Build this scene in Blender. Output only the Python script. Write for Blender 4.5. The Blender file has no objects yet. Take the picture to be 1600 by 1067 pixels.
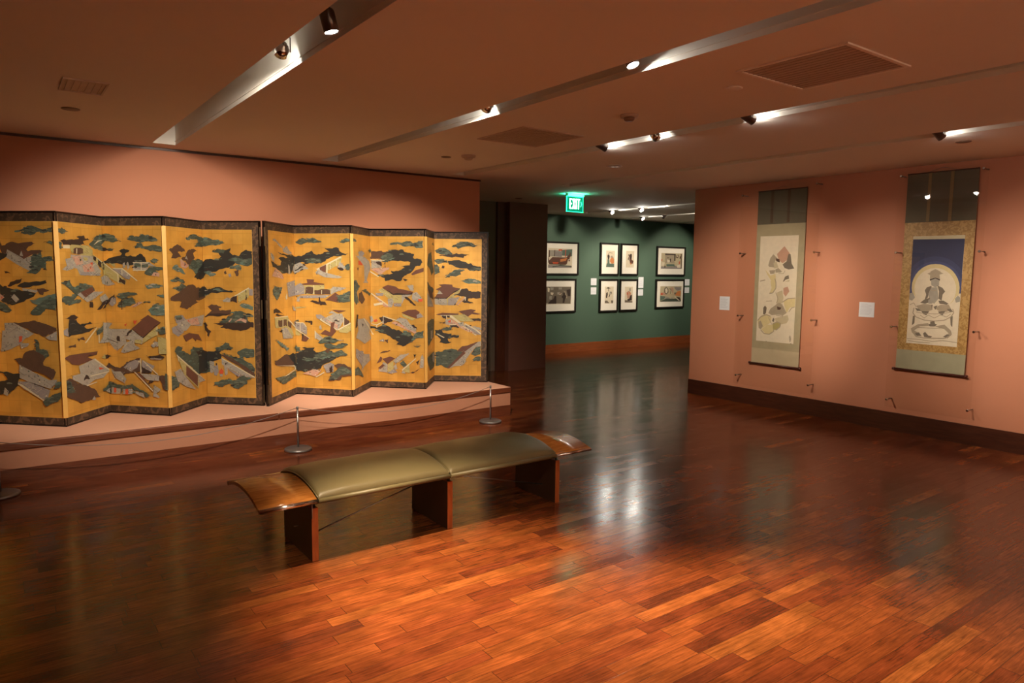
import bpy, bmesh, math, random
from mathutils import Vector, Matrix
from mathutils.geometry import tessellate_polygon
SC = bpy.context.scene
COL = SC.collection
PI = math.pi

# ---------------------------------------------------------------- camera
CAM_H = 1.70
F_PX = 1099.3
yaw, pitch, roll = math.radians(36.272), math.radians(5.834), math.radians(0.593)
fw = Vector((math.sin(yaw)*math.cos(pitch), math.cos(yaw)*math.cos(pitch), -math.sin(pitch)))
rt = Vector((math.cos(yaw), -math.sin(yaw), 0))
up = rt.cross(fw)
rt2 = rt*math.cos(roll) + up*math.sin(roll)
up2 = -rt*math.sin(roll) + up*math.cos(roll)
cam_data = bpy.data.cameras.new('camera')
cam_data.sensor_width = 36
cam_data.lens = F_PX*36/1600
cam_data.clip_start = 0.05
cam = bpy.data.objects.new('camera', cam_data)
COL.objects.link(cam)
cam.matrix_world = Matrix(((rt2.x, up2.x, -fw.x, 0), (rt2.y, up2.y, -fw.y, 0), (rt2.z, up2.z, -fw.z, CAM_H), (0, 0, 0, 1)))
SC.camera = cam

# ---------------------------------------------------------------- world, exposure
world = bpy.data.worlds.new('world'); SC.world = world
world.use_nodes = True
world.node_tree.nodes['Background'].inputs[0].default_value = (0.5, 0.35, 0.25, 1)
world.node_tree.nodes['Background'].inputs[1].default_value = 0.05
SC.view_settings.view_transform = 'Standard'
SC.view_settings.look = 'None'
SC.view_settings.exposure = 0.0
SC.view_settings.gamma = 1.0
SC.view_settings.use_curve_mapping = False
SC.cycles.use_denoising = True
SC.cycles.max_bounces = 8
SC.cycles.diffuse_bounces = 5
SC.cycles.glossy_bounces = 5
SC.cycles.transparent_max_bounces = 12
SC.cycles.sample_clamp_indirect = 6.0
SC.cycles.caustics_reflective = False
SC.cycles.caustics_refractive = False

LAMP_GAIN = 1.0
WARM = (1.0, 0.76, 0.50)
WHITE = (1.0, 0.85, 0.68)

# the track spotlights: (kind, x, y, z, target, watts, cone deg, blend, colour, lens strength, label)
LAMPS = [
 ('ring', 1.295, 3.86, 2.85, (1.50, 7.20, 1.08), 540, 66, .7, WHITE, 160, 'chrome gimbal ring spotlight in the nearest ceiling slot, turned away towards the folding screen'),
 ('can', 1.31, 3.243, 2.83, (1.92, 2.93, 0.0), 1350, 54, 1.0, WARM, 60, 'dark cylindrical spotlight with bright lens, closest to the top edge of the photo'),
 ('ring', 2.88, 4.25, 2.85, (3.65, 7.10, .93), 590, 60, .7, WHITE, 160, 'small chrome spotlight seen from behind in the second ceiling slot'),
 ('can', 2.89, 2.86, 2.865, (3.05, 1.66, 0.0), 900, 48, 1.0, WARM, 400, 'glaring spotlight in the second ceiling slot, brightest lamp of the room'),
 ('can', 4.49, 4.772, 2.82, (7.8, 3.80, 1.24), 240, 42, .9, WHITE, 300, 'bright spotlight in the third ceiling slot, left of the two close together'),
 ('ring', 4.49, 4.135, 2.82, (7.8, 5.35, 1.26), 420, 48, .9, WHITE, 160, 'little dark spotlight ball in the third ceiling slot, right of the bright one'),
 ('can', 4.49, 3.233, 2.82, (7.8, 2.30, 1.24), 300, 44, .9, WHITE, 300, 'glowing spotlight halfway along the third ceiling slot, below the large ceiling grille'),
 ('can', 6.16, 2.647, 2.82, (7.8, 1.80, 1.15), 110, 62, .9, WHITE, 200, 'spotlight with tilted oval lens in the fourth ceiling slot above the right wall'),
 ('can', 9.34, 9.64, 2.80, (8.9, 5.5, 0.0), 60, 70, .7, WHITE, 700, 'white glaring spotlight next to the exit sign, left of the pair in the far room'),
 ('can', 9.34, 8.90, 2.80, (8.9, 5.5, 0.0), 60, 70, .7, WHITE, 700, 'white glaring spotlight in the far room, right of the pair beside the exit sign'),
 ('can', 10.91, 10.35, 2.80, (10.6, 6.5, 0.0), 30, 70, .7, WHITE, 200, 'small far spotlight in the second slot of the green room, left one'),
 ('can', 10.91, 9.75, 2.80, (10.9, 11.07, 1.3), 60, 80, .6, WHITE, 200, 'small far spotlight in the second slot of the green room, right one'),
]
# unseen spots: wall and print lighting first, then fill added for ceiling and bench
OFFSCREEN = [
 ((9.34, 8.2, 2.85), (9.3, 11.07, 1.35), 260, 62, WHITE),
 ((10.91, 8.6, 2.85), (11.0, 11.07, 1.35), 210, 66, WHITE),
 ((12.75, 8.8, 2.85), (12.7, 11.07, 1.35), 200, 66, WHITE),
 ((6.16, 1.2, 2.82), (7.8, 1.5, 1.15), 60, 62, WHITE),
 ((2.89, -0.6, 2.82), (3.2, -1.6, 0), 700, 90, WARM),  # added fill, brightens the ceiling by bounce off the floor
 ((1.31, 1.0, 2.82), (2.25, 3.7, .15), 110, 44, WHITE),  # added to lift the fronts of the bench legs
 ((4.49, -1.2, 2.82), (4.2, -4, 1.4), 700, 80, WHITE), ((1.31, -1.2, 2.82), (1.2, -4, 1.4), 500, 80, WHITE),  # added fill, bounced off the near wall as neutral ambient light
]
def spot_light(name, loc, tgt, watts, cone, blend, col, parent=None):
    d = bpy.data.lights.new(name, 'SPOT')
    d.energy = watts*LAMP_GAIN; d.spot_size = math.radians(cone); d.spot_blend = blend
    d.color = col; d.shadow_soft_size = 0.03
    o = bpy.data.objects.new(name, d); COL.objects.link(o)
    o.location = loc
    o.rotation_euler = (Vector(tgt)-Vector(loc)).to_track_quat('-Z', 'Y').to_euler()
    if parent: o.parent = parent
    return o
for i, (l, t, w, c, cl) in enumerate(OFFSCREEN):
    spot_light('unseen_spot_light', l, t, w, c, .6, cl)

# ---------------------------------------------------------------- materials
MATS = {}
def newmat(name):
    m = bpy.data.materials.new(name); m.use_nodes = True
    nt = m.node_tree
    return m, nt, nt.nodes['Principled BSDF']
def lk(nt, a, b): nt.links.new(a, b)
def simple(name, col, rough=.5, metal=0.0, var=.12, scale=8, bump=0.0, bscale=60, spec=None, col2=None, coat=0):
    if name in MATS: return MATS[name]
    m, nt, b = newmat(name)
    tc = nt.nodes.new('ShaderNodeTexCoord')
    nz = nt.nodes.new('ShaderNodeTexNoise'); nz.inputs['Scale'].default_value = scale; nz.inputs['Detail'].default_value = 5
    lk(nt, tc.outputs['Object'], nz.inputs['Vector'])
    mx = nt.nodes.new('ShaderNodeMix'); mx.data_type = 'RGBA'
    c2 = col2 if col2 else tuple(min(1, c*(1+var)) for c in col)
    c1 = col if col2 else tuple(c*(1-var) for c in col)
    mx.inputs['A'].default_value = (*c1, 1); mx.inputs['B'].default_value = (*c2, 1)
    lk(nt, nz.outputs['Fac'], mx.inputs['Factor'])
    lk(nt, mx.outputs['Result'], b.inputs['Base Color'])
    b.inputs['Roughness'].default_value = rough; b.inputs['Metallic'].default_value = metal
    if spec is not None: b.inputs['Specular IOR Level'].default_value = spec
    if coat: b.inputs['Coat Weight'].default_value = coat; b.inputs['Coat Roughness'].default_value = .08
    if bump:
        n2 = nt.nodes.new('ShaderNodeTexNoise'); n2.inputs['Scale'].default_value = bscale; n2.inputs['Detail'].default_value = 6
        lk(nt, tc.outputs['Object'], n2.inputs['Vector'])
        bp = nt.nodes.new('ShaderNodeBump'); bp.inputs['Strength'].default_value = bump; bp.inputs['Distance'].default_value = .01
        lk(nt, n2.outputs['Fac'], bp.inputs['Height']); lk(nt, bp.outputs['Normal'], b.inputs['Normal'])
    MATS[name] = m
    return m
def emit(name, col, s):
    if name in MATS: return MATS[name]
    m, nt, b = newmat(name)
    b.inputs['Base Color'].default_value = (*col, 1)
    b.inputs['Emission Color'].default_value = (*col, 1); b.inputs['Emission Strength'].default_value = s
    MATS[name] = m
    return m

def math_node(nt, op, a, b=None, c=None):
    n = nt.nodes.new('ShaderNodeMath'); n.operation = op
    for i, v in enumerate((a, b, c)):
        if v is None: continue
        if isinstance(v, (int, float)): n.inputs[i].default_value = v
        else: lk(nt, v, n.inputs[i])
    return n.outputs[0]

def floor_material():
    m, nt, b = newmat('cherry_strip_floor')
    tc = nt.nodes.new('ShaderNodeTexCoord')
    sp = nt.nodes.new('ShaderNodeSeparateXYZ'); lk(nt, tc.outputs['Object'], sp.inputs[0])
    W = .083
    ry = math_node(nt, 'DIVIDE', sp.outputs['Y'], W)
    row = math_node(nt, 'FLOOR', ry)
    wn = nt.nodes.new('ShaderNodeTexWhiteNoise'); wn.noise_dimensions = '1D'; lk(nt, row, wn.inputs['W'])
    off = math_node(nt, 'MULTIPLY', wn.outputs['Value'], 7.3)
    row2 = math_node(nt, 'ADD', row, 91.7)
    wn2 = nt.nodes.new('ShaderNodeTexWhiteNoise'); wn2.noise_dimensions = '1D'; lk(nt, row2, wn2.inputs['W'])
    L = math_node(nt, 'MULTIPLY_ADD', wn2.outputs['Value'], .35, .55)
    cx = math_node(nt, 'DIVIDE', math_node(nt, 'ADD', sp.outputs['X'], off), L)
    col = math_node(nt, 'FLOOR', cx)
    cb = nt.nodes.new('ShaderNodeCombineXYZ'); lk(nt, row, cb.inputs[0]); lk(nt, col, cb.inputs[1])
    wc = nt.nodes.new('ShaderNodeTexWhiteNoise'); wc.noise_dimensions = '3D'; lk(nt, cb.outputs[0], wc.inputs['Vector'])
    # grain
    gm = nt.nodes.new('ShaderNodeMapping'); gm.inputs['Scale'].default_value = (2.2, 34, 1)
    off3 = nt.nodes.new('ShaderNodeVectorMath'); off3.operation = 'ADD'
    lk(nt, tc.outputs['Object'], off3.inputs[0])
    sc3 = nt.nodes.new('ShaderNodeVectorMath'); sc3.operation = 'SCALE'; sc3.inputs['Scale'].default_value = 9
    lk(nt, wc.outputs['Color'], sc3.inputs[0]); lk(nt, sc3.outputs[0], off3.inputs[1])
    lk(nt, off3.outputs[0], gm.inputs['Vector'])
    g = nt.nodes.new('ShaderNodeTexNoise'); g.inputs['Scale'].default_value = 3.0; g.inputs['Detail'].default_value = 8; g.inputs['Roughness'].default_value = .65; g.inputs['Distortion'].default_value = .6
    lk(nt, gm.outputs[0], g.inputs['Vector'])
    gl = nt.nodes.new('ShaderNodeTexNoise'); gl.inputs['Scale'].default_value = 5; gl.inputs['Detail'].default_value = 3
    lk(nt, off3.outputs[0], gl.inputs['Vector'])
    base = nt.nodes.new('ShaderNodeValToRGB')
    e = base.color_ramp.elements
    e[0].position = 0; e[0].color = (.085, .021, .008, 1)
    e[1].position = 1; e[1].color = (.235, .072, .017, 1)
    for p, c in ((.12, (.120, .027, .009, 1)), (.45, (.148, .036, .010, 1)), (.85, (.180, .048, .012, 1))):
        el = base.color_ramp.elements.new(p); el.color = c
    lk(nt, wc.outputs['Value'], base.inputs[0])
    grain = nt.nodes.new('ShaderNodeMapRange'); grain.inputs['From Min'].default_value = .3; grain.inputs['From Max'].default_value = .7
    grain.inputs['To Min'].default_value = .55; grain.inputs['To Max'].default_value = 1.5
    lk(nt, g.outputs['Fac'], grain.inputs['Value'])
    g2 = nt.nodes.new('ShaderNodeMapRange'); g2.inputs['From Min'].default_value = .35; g2.inputs['From Max'].default_value = .65
    g2.inputs['To Min'].default_value = .75; g2.inputs['To Max'].default_value = 1.25
    lk(nt, gl.outputs['Fac'], g2.inputs['Value'])
    fy = math_node(nt, 'FRACT', ry); fx = math_node(nt, 'FRACT', cx)
    ey = math_node(nt, 'MINIMUM', fy, math_node(nt, 'SUBTRACT', 1, fy))
    ex = math_node(nt, 'MINIMUM', fx, math_node(nt, 'SUBTRACT', 1, fx))
    jy = math_node(nt, 'GREATER_THAN', ey, .014); jx = math_node(nt, 'GREATER_THAN', ex, .0022)
    j = math_node(nt, 'MULTIPLY', jy, jx)
    jm = math_node(nt, 'MULTIPLY_ADD', j, .55, .45)
    k = math_node(nt, 'MULTIPLY', math_node(nt, 'MULTIPLY', grain.outputs[0], g2.outputs[0]), jm)
    vm = nt.nodes.new('ShaderNodeVectorMath'); vm.operation = 'SCALE'
    lk(nt, base.outputs[0], vm.inputs[0]); lk(nt, k, vm.inputs['Scale'])
    lk(nt, vm.outputs[0], b.inputs['Base Color'])
    rr = nt.nodes.new('ShaderNodeMapRange'); rr.inputs['To Min'].default_value = .16; rr.inputs['To Max'].default_value = .21
    lk(nt, wc.outputs['Value'], rr.inputs['Value']); lk(nt, rr.outputs[0], b.inputs['Roughness'])
    b.inputs['Specular IOR Level'].default_value = .38
    bp = nt.nodes.new('ShaderNodeBump'); bp.inputs['Strength'].default_value = .25; bp.inputs['Distance'].default_value = .002
    hh = math_node(nt, 'ADD', math_node(nt, 'MULTIPLY', j, .6), math_node(nt, 'MULTIPLY', g.outputs['Fac'], .25))
    lk(nt, hh, bp.inputs['Height']); lk(nt, bp.outputs['Normal'], b.inputs['Normal'])
    return m

def wood_material(name, c1, c2, rough=.3, scale=(3, 30, 3), coat=.0, axis=None):
    if name in MATS: return MATS[name]
    m, nt, b = newmat(name)
    tc = nt.nodes.new('ShaderNodeTexCoord')
    mp = nt.nodes.new('ShaderNodeMapping'); mp.inputs['Scale'].default_value = scale
    lk(nt, tc.outputs['Object'], mp.inputs['Vector'])
    g = nt.nodes.new('ShaderNodeTexNoise'); g.inputs['Scale'].default_value = 2; g.inputs['Detail'].default_value = 7; g.inputs['Distortion'].default_value = .8
    lk(nt, mp.outputs[0], g.inputs['Vector'])
    r = nt.nodes.new('ShaderNodeValToRGB'); r.color_ramp.elements[0].position = .35; r.color_ramp.elements[1].position = .68
    r.color_ramp.elements[0].color = (*c1, 1); r.color_ramp.elements[1].color = (*c2, 1)
    lk(nt, g.outputs['Fac'], r.inputs[0]); lk(nt, r.outputs[0], b.inputs['Base Color'])
    b.inputs['Roughness'].default_value = rough
    if coat: b.inputs['Coat Weight'].default_value = coat; b.inputs['Coat Roughness'].default_value = .1
    MATS[name] = m
    return m

def gold_material():
    m, nt, b = newmat('gold_leaf_paper')
    tc = nt.nodes.new('ShaderNodeTexCoord')
    br = nt.nodes.new('ShaderNodeTexBrick'); br.offset = .0
    br.inputs['Scale'].default_value = 1; br.inputs['Brick Width'].default_value = .105; br.inputs['Row Height'].default_value = .105
    br.inputs['Mortar Size'].default_value = .0016; br.inputs['Mortar Smooth'].default_value = .6
    br.inputs['Color1'].default_value = (.62, .335, .060, 1); br.inputs['Color2'].default_value = (.70, .395, .080, 1)
    br.inputs['Mortar'].default_value = (.54, .28, .048, 1)
    mp = nt.nodes.new('ShaderNodeMapping'); mp.inputs['Rotation'].default_value = (PI/2, 0, 0)
    lk(nt, tc.outputs['Object'], mp.inputs['Vector']); lk(nt, mp.outputs[0], br.inputs['Vector'])
    nz = nt.nodes.new('ShaderNodeTexNoise'); nz.inputs['Scale'].default_value = 6; nz.inputs['Detail'].default_value = 7
    lk(nt, tc.outputs['Object'], nz.inputs['Vector'])
    mr = nt.nodes.new('ShaderNodeMapRange'); mr.inputs['From Min'].default_value = .3; mr.inputs['From Max'].default_value = .7
    mr.inputs['To Min'].default_value = .84; mr.inputs['To Max'].default_value = 1.12
    lk(nt, nz.outputs['Fac'], mr.inputs['Value'])
    vm = nt.nodes.new('ShaderNodeVectorMath'); vm.operation = 'SCALE'
    lk(nt, br.outputs['Color'], vm.inputs[0]); lk(nt, mr.outputs[0], vm.inputs['Scale'])
    lk(nt, vm.outputs[0], b.inputs['Base Color'])
    b.inputs['Metallic'].default_value = .35; b.inputs['Roughness'].default_value = .44
    return m

def brocade_material(name, c1, c2, scale=30, thr=.52, rough=.6):
    m, nt, b = newmat(name)
    tc = nt.nodes.new('ShaderNodeTexCoord')
    v = nt.nodes.new('ShaderNodeTexNoise'); v.inputs['Scale'].default_value = scale; v.inputs['Detail'].default_value = 3; v.inputs['Distortion'].default_value = 1.6
    lk(nt, tc.outputs['Object'], v.inputs['Vector'])
    r = nt.nodes.new('ShaderNodeValToRGB'); r.color_ramp.elements[0].position = thr; r.color_ramp.elements[1].position = thr+.07
    r.color_ramp.elements[0].color = (*c1, 1); r.color_ramp.elements[1].color = (*c2, 1)
    lk(nt, v.outputs['Fac'], r.inputs[0]); lk(nt, r.outputs[0], b.inputs['Base Color'])
    b.inputs['Roughness'].default_value = rough
    return m

M_FLOOR = floor_material()
M_CEIL = simple('tan_ceiling_plaster', (.84, .77, .70), .85, var=.03, scale=1.2)
M_SLOT = simple('cream_slot_plaster', (.84, .82, .76), .8, var=.04)
M_WALL = simple('salmon_wall_paint', (.51, .210, .116), .72, var=.035, scale=2.5, bump=.06, bscale=160)
M_GREEN = simple('green_wall_paint', (.060, .112, .074), .7, var=.04, scale=2.5)
M_DARKW = simple('dark_taupe_wall_paint', (.12, .09, .065), .75, var=.06)
M_COLUMN = simple('dark_brown_column_paint', (.17, .07, .05), .6, var=.08)
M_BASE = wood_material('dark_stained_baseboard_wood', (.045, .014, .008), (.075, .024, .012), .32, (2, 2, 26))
M_BASE_RED = wood_material('cherry_baseboard_wood', (.20, .055, .018), (.30, .085, .026), .35, (2, 2, 26))
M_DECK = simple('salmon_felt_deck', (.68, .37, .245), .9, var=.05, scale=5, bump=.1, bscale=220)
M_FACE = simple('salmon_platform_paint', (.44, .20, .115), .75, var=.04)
M_TRIM = wood_material('glossy_cherry_trim', (.10, .026, .012), (.16, .045, .018), .22, (2, 26, 26), coat=.3)
M_GOLD = gold_material()
M_GOLDSTRIP = simple('bright_gold_paper', (.64, .37, .085), .55, metal=.1, var=.1, scale=20)
M_BROC = brocade_material('brown_brocade_border', (.050, .030, .018), (.135, .078, .044), 17, .50)
M_LACQ = simple('black_lacquer', (.008, .005, .004), .22, var=.1)
M_HINGE = simple('aged_brass_fitting', (.10, .07, .04), .4, metal=.8)
M_STEEL = simple('brushed_steel', (.42, .40, .38), .34, metal=1.0, var=.06, scale=30)
M_STEELD = simple('satin_grey_metal', (.24, .23, .22), .42, metal=.7, var=.08, scale=20)
M_CHROME = simple('polished_chrome', (.62, .60, .58), .16, metal=1.0, var=.02)
M_GUN = simple('gunmetal_lamp_body', (.16, .13, .12), .3, metal=.8, var=.1)
M_BLACK = simple('black_track_paint', (.02, .02, .02), .5)
M_LEATH = simple('olive_leather', (.150, .122, .056), .33, var=.10, scale=9, bump=.18, bscale=240)
M_BENCHW = wood_material('honey_cherry_veneer', (.42, .145, .028), (.62, .24, .050), .24, (5, 26, 5), coat=.25)
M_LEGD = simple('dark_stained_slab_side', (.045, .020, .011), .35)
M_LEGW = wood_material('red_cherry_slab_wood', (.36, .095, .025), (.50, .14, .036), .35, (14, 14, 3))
M_SHELL = simple('dark_plywood_shell', (.06, .025, .012), .45)
M_CORD = simple('grey_elastic_cord', (.20, .17, .15), .6)
M_WHITE = simple('white_card', (.72, .74, .76), .6, var=.02)
M_TEXT = simple('grey_print', (.30, .31, .33), .7, var=.02)
M_MATB = simple('ivory_mat_board', (.90, .87, .78), .8, var=.02)
M_FRAME = simple('black_wood_frame', (.012, .010, .008), .35, var=.1)
M_SILKDARK = simple('dark_and_shaded_silk', (.105, .095, .062), .7, var=.10, scale=14, bump=.08)
M_SILKOL = simple('olive_beige_silk', (.36, .31, .19), .7, var=.16, scale=12)
M_SILKLT = simple('pale_beige_silk', (.47, .39, .25), .7, var=.08, scale=12)
M_SILKGR = simple('sage_grey_silk', (.33, .32, .21), .7, var=.14, scale=10)
M_BROCGOLD = brocade_material('gold_brocade_silk', (.33, .185, .045), (.47, .29, .09), 26, .47, .5)
M_RIBGOLD = simple('gold_brown_ribbon', (.22, .15, .06), .6)
M_RIBBR = simple('dark_brown_ribbon', (.075, .045, .025), .6)
M_ROLLER = simple('dark_red_lacquer_roller', (.07, .018, .012), .3)
M_GRILLE = simple('grey_brown_grille_panel', (.52, .43, .37), .8, var=.1, scale=60)
M_GRILLEF = simple('pale_grille_frame', (.92, .84, .78), .6)
M_PLAST = simple('cream_plastic', (.55, .43, .34), .5)
M_PLASTD = simple('brown_plastic', (.20, .12, .08), .5)

def acrylic_material():
    m, nt, b = newmat('clear_acrylic_sheet')
    nt.nodes.remove(b)
    out = nt.nodes['Material Output']
    tr = nt.nodes.new('ShaderNodeBsdfTransparent'); tr.inputs[0].default_value = (.985, .98, .97, 1)
    gl = nt.nodes.new('ShaderNodeBsdfGlossy'); gl.inputs['Roughness'].default_value = .015
    fr = nt.nodes.new('ShaderNodeFresnel'); fr.inputs['IOR'].default_value = 1.49
    tcn = nt.nodes.new('ShaderNodeTexCoord'); nz = nt.nodes.new('ShaderNodeTexNoise'); nz.inputs['Scale'].default_value = 3
    lk(nt, tcn.outputs['Object'], nz.inputs['Vector'])
    bp = nt.nodes.new('ShaderNodeBump'); bp.inputs['Strength'].default_value = .01; bp.inputs['Distance'].default_value = .01
    lk(nt, nz.outputs['Fac'], bp.inputs['Height']); lk(nt, bp.outputs['Normal'], gl.inputs['Normal'])
    mx = nt.nodes.new('ShaderNodeMixShader')
    geo = nt.nodes.new('ShaderNodeNewGeometry')
    ff = math_node(nt, 'MULTIPLY', fr.outputs[0], math_node(nt, 'SUBTRACT', 1.0, geo.outputs['Backfacing']))
    lk(nt, ff, mx.inputs[0]); lk(nt, tr.outputs[0], mx.inputs[1]); lk(nt, gl.outputs[0], mx.inputs[2])
    lk(nt, mx.outputs[0], out.inputs['Surface'])
    return m
M_ACR = acrylic_material()

PAINT_COL = {
 'i': ('ink_blue_black_paint', (.022, .022, .020)), 'k': ('black_brown_paint', (.035, .020, .015)), 'g': ('dark_green_paint', (.060, .078, .058)),
 't': ('verdigris_paint', (.10, .155, .125)), 'd': ('umber_paint', (.085, .045, .028)), 'r': ('red_brown_roof_paint', (.125, .050, .032)),
 'w': ('grey_white_paint', (.34, .315, .26)), 'v': ('mauve_grey_paint', (.26, .235, .225)), 'c': ('cream_line_paint', (.58, .52, .34)),
 'y': ('straw_yellow_paint', (.40, .34, .13)), 'p': ('faded_pink_paint', (.50, .29, .20)), 'R': ('vermilion_paint', (.55, .085, .03)),
 'n': ('midnight_blue_paint', (.018, .024, .085)), 'B': ('dusk_blue_paint', (.045, .06, .17)), 'o': ('pale_moon_yellow_paint', (.62, .52, .27)),
 'e': ('aged_paper', (.70, .62, .47)), 'q': ('warm_grey_wash', (.37, .31, .22)), 'b': ('beige_wash', (.50, .43, .28)),
 'M': ('deep_blue_paint', (.028, .038, .12)),
 'Q': ('grey_green_highlight_paint', (.125, .145, .105)),
 'h': ('dark_grey_wash', (.17, .14, .105)), 'O': ('orange_print_ink', (.60, .22, .07)),
}
def pm(k):
    n, c = PAINT_COL[k]
    return simple(n, c, .62, var=.22 if k in 'igktdrw' else .10, scale=22)

# ---------------------------------------------------------------- mesh helpers
def obj(name, bm, mats, parent=None, smooth=False, loc=None):
    me = bpy.data.meshes.new(name)
    bm.normal_update(); bm.to_mesh(me); bm.free()
    for m in (mats if isinstance(mats, (list, tuple)) else [mats]): me.materials.append(m)
    if smooth:
        for p in me.polygons: p.use_smooth = True
    o = bpy.data.objects.new(name, me); COL.objects.link(o)
    if parent: o.parent = parent
    if loc is not None: o.location = loc
    return o
def box(bm, x0, x1, y0, y1, z0, z1, mi=0):
    v = [bm.verts.new(p) for p in ((x0,y0,z0),(x1,y0,z0),(x1,y1,z0),(x0,y1,z0),(x0,y0,z1),(x1,y0,z1),(x1,y1,z1),(x0,y1,z1))]
    for f in ((0,3,2,1),(4,5,6,7),(0,1,5,4),(1,2,6,5),(2,3,7,6),(3,0,4,7)):
        fc = bm.faces.new([v[i] for i in f]); fc.material_index = mi
def bevelled_box(x0, x1, y0, y1, z0, z1, b=.003, seg=2):
    bm = bmesh.new(); box(bm, x0, x1, y0, y1, z0, z1)
    bmesh.ops.bevel(bm, geom=list(bm.edges), offset=b, segments=seg, profile=.5, affect='EDGES')
    return bm
def bx(*a):
    bm = bmesh.new(); box(bm, *a); return bm
def tube(bm, pts, r, n=10, caps=True, mi=0):
    pts = [Vector(p) for p in pts]; rings = []
    for i, p in enumerate(pts):
        d = (pts[min(i+1, len(pts)-1)]-pts[max(i-1, 0)]).normalized()
        a = Vector((0,0,1)) if abs(d.z) < .9 else Vector((1,0,0))
        s = d.cross(a).normalized(); t = d.cross(s)
        rad = r[i] if isinstance(r, (list, tuple)) else r
        rings.append([bm.verts.new(p + s*rad*math.cos(2*PI*k/n) + t*rad*math.sin(2*PI*k/n)) for k in range(n)])
    for a, b in zip(rings, rings[1:]):
        for k in range(n):
            f = bm.faces.new((a[k], a[(k+1)%n], b[(k+1)%n], b[k])); f.material_index = mi; f.smooth = True
    if caps:
        f = bm.faces.new(rings[0][::-1]); f.material_index = mi
        f = bm.faces.new(rings[-1]); f.material_index = mi
def lathe(bm, prof, n=32, c=(0,0,0), mi=0):
    rings = []
    for r, z in prof:
        rings.append([bm.verts.new((c[0]+r*math.cos(2*PI*k/n), c[1]+r*math.sin(2*PI*k/n), c[2]+z)) for k in range(n)] if r > 1e-6 else [bm.verts.new((c[0], c[1], c[2]+z))])
    for a, b in zip(rings, rings[1:]):
        for k in range(n):
            k2 = (k+1) % n
            if len(a) == 1 and len(b) == 1: continue
            if len(a) == 1: f = bm.faces.new((a[0], b[k2], b[k]))
            elif len(b) == 1: f = bm.faces.new((a[k], a[k2], b[0]))
            else: f = bm.faces.new((a[k], a[k2], b[k2], b[k]))
            f.material_index = mi; f.smooth = True
def tag(o, label=None, cat=None, group=None, kind=None):
    if label: o['label'] = label
    if cat: o['category'] = cat
    if group: o['group'] = group
    if kind: o['kind'] = kind
    return o
def thing(name, label, cat, loc=(0,0,0), rz=0, group=None):
    o = bpy.data.objects.new(name, None); COL.objects.link(o)
    o.location = loc; o.rotation_euler = (0, 0, rz); o.empty_display_size = .1
    return tag(o, label, cat, group)
def struct(name, bm, m, label=None):
    o = obj(name, bm, m); o['kind'] = 'structure'
    if label: o['label'] = label
    return o

# ---------------------------------------------------------------- structure
ZC = 2.81; SLOT_D = .26
YL = 7.47; XR = 7.80; YG = 11.07
struct('floor', bx(-4, 15, -4, 11.3, -.05, 0), M_FLOOR, 'glossy red brown cherry strip floor')
SLOTS = [(1.215, 1.41, -3, 7.2), (2.80, 2.985, -3, 7.2), (4.40, 4.59, -3, 7.25), (6.065, 6.245, -3, 7.25),
         (9.25, 9.43, 7.0, 10.4), (10.82, 11.0, 7.0, 10.75), (12.65, 12.84, 7.0, 10.9)]
def ceiling():
    bm = bmesh.new()
    xs = sorted({-4, 15, *[v for s in SLOTS for v in s[:2]]}); ys = sorted({-4, 11.3, *[v for s in SLOTS for v in s[2:]]})
    for i in range(len(xs)-1):
        for j in range(len(ys)-1):
            x, y = (xs[i]+xs[i+1])/2, (ys[j]+ys[j+1])/2
            if any(s[0] < x < s[1] and s[2] < y < s[3] for s in SLOTS): continue
            f = bm.faces.new([bm.verts.new(p) for p in ((xs[i],ys[j],ZC),(xs[i],ys[j+1],ZC),(xs[i+1],ys[j+1],ZC),(xs[i+1],ys[j],ZC))])
    bmesh.ops.remove_doubles(bm, verts=bm.verts, dist=1e-5)
    for x0, x1, y0, y1 in SLOTS:
        z1 = ZC+SLOT_D
        for q in (((x0,y0,ZC),(x0,y1,ZC),(x0,y1,z1),(x0,y0,z1)), ((x1,y1,ZC),(x1,y0,ZC),(x1,y0,z1),(x1,y1,z1)),
                  ((x0,y1,ZC),(x1,y1,ZC),(x1,y1,z1),(x0,y1,z1)), ((x1,y0,ZC),(x0,y0,ZC),(x0,y0,z1),(x1,y0,z1)),
                  ((x0,y0,z1),(x0,y1,z1),(x1,y1,z1),(x1,y0,z1))):
            f = bm.faces.new([bm.verts.new(p) for p in q]); f.material_index = 1
        # thin plaster bead along the slot wall
        box(bm, x1-.006, x1, y0, y1, ZC+.03, ZC+.036, 1)
    box(bm, -4, 15, -4, 11.3, ZC+SLOT_D+.005, ZC+SLOT_D+.05, 0)
    return bm
struct('ceiling', ceiling(), [M_CEIL, M_SLOT], 'tan plaster ceiling with long recessed lighting slots')
struct('wall_left', bx(-4, 4.955, YL, YL+.15, 0, ZC), M_WALL, 'salmon wall behind the gold folding screens')
struct('shadow_gap_strip', bx(-4, 4.965, YL-.012, YL, ZC-.022, ZC), M_BASE, 'dark strip standing in for the shadow gap along the top of the left wall')  # dark strip drawn for the shade in the gap under the ceiling
struct('wall_right', bx(XR, XR+.18, -4, 6.42, 0, ZC), M_WALL, 'salmon wall with two hanging scrolls')
struct('baseboard_right', bx(XR-.014, XR, -4, 6.42, 0, .20), M_BASE, 'dark baseboard under the hanging scrolls')
struct('wall_back', bx(7.72, 15, YG, YG+.15, 0, ZC), M_GREEN, 'dark green wall of the far room')
struct('baseboard_back', bx(7.72, 15, YG-.014, YG, 0, .18), M_BASE_RED, 'cherry wood baseboard of the green wall')
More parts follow.
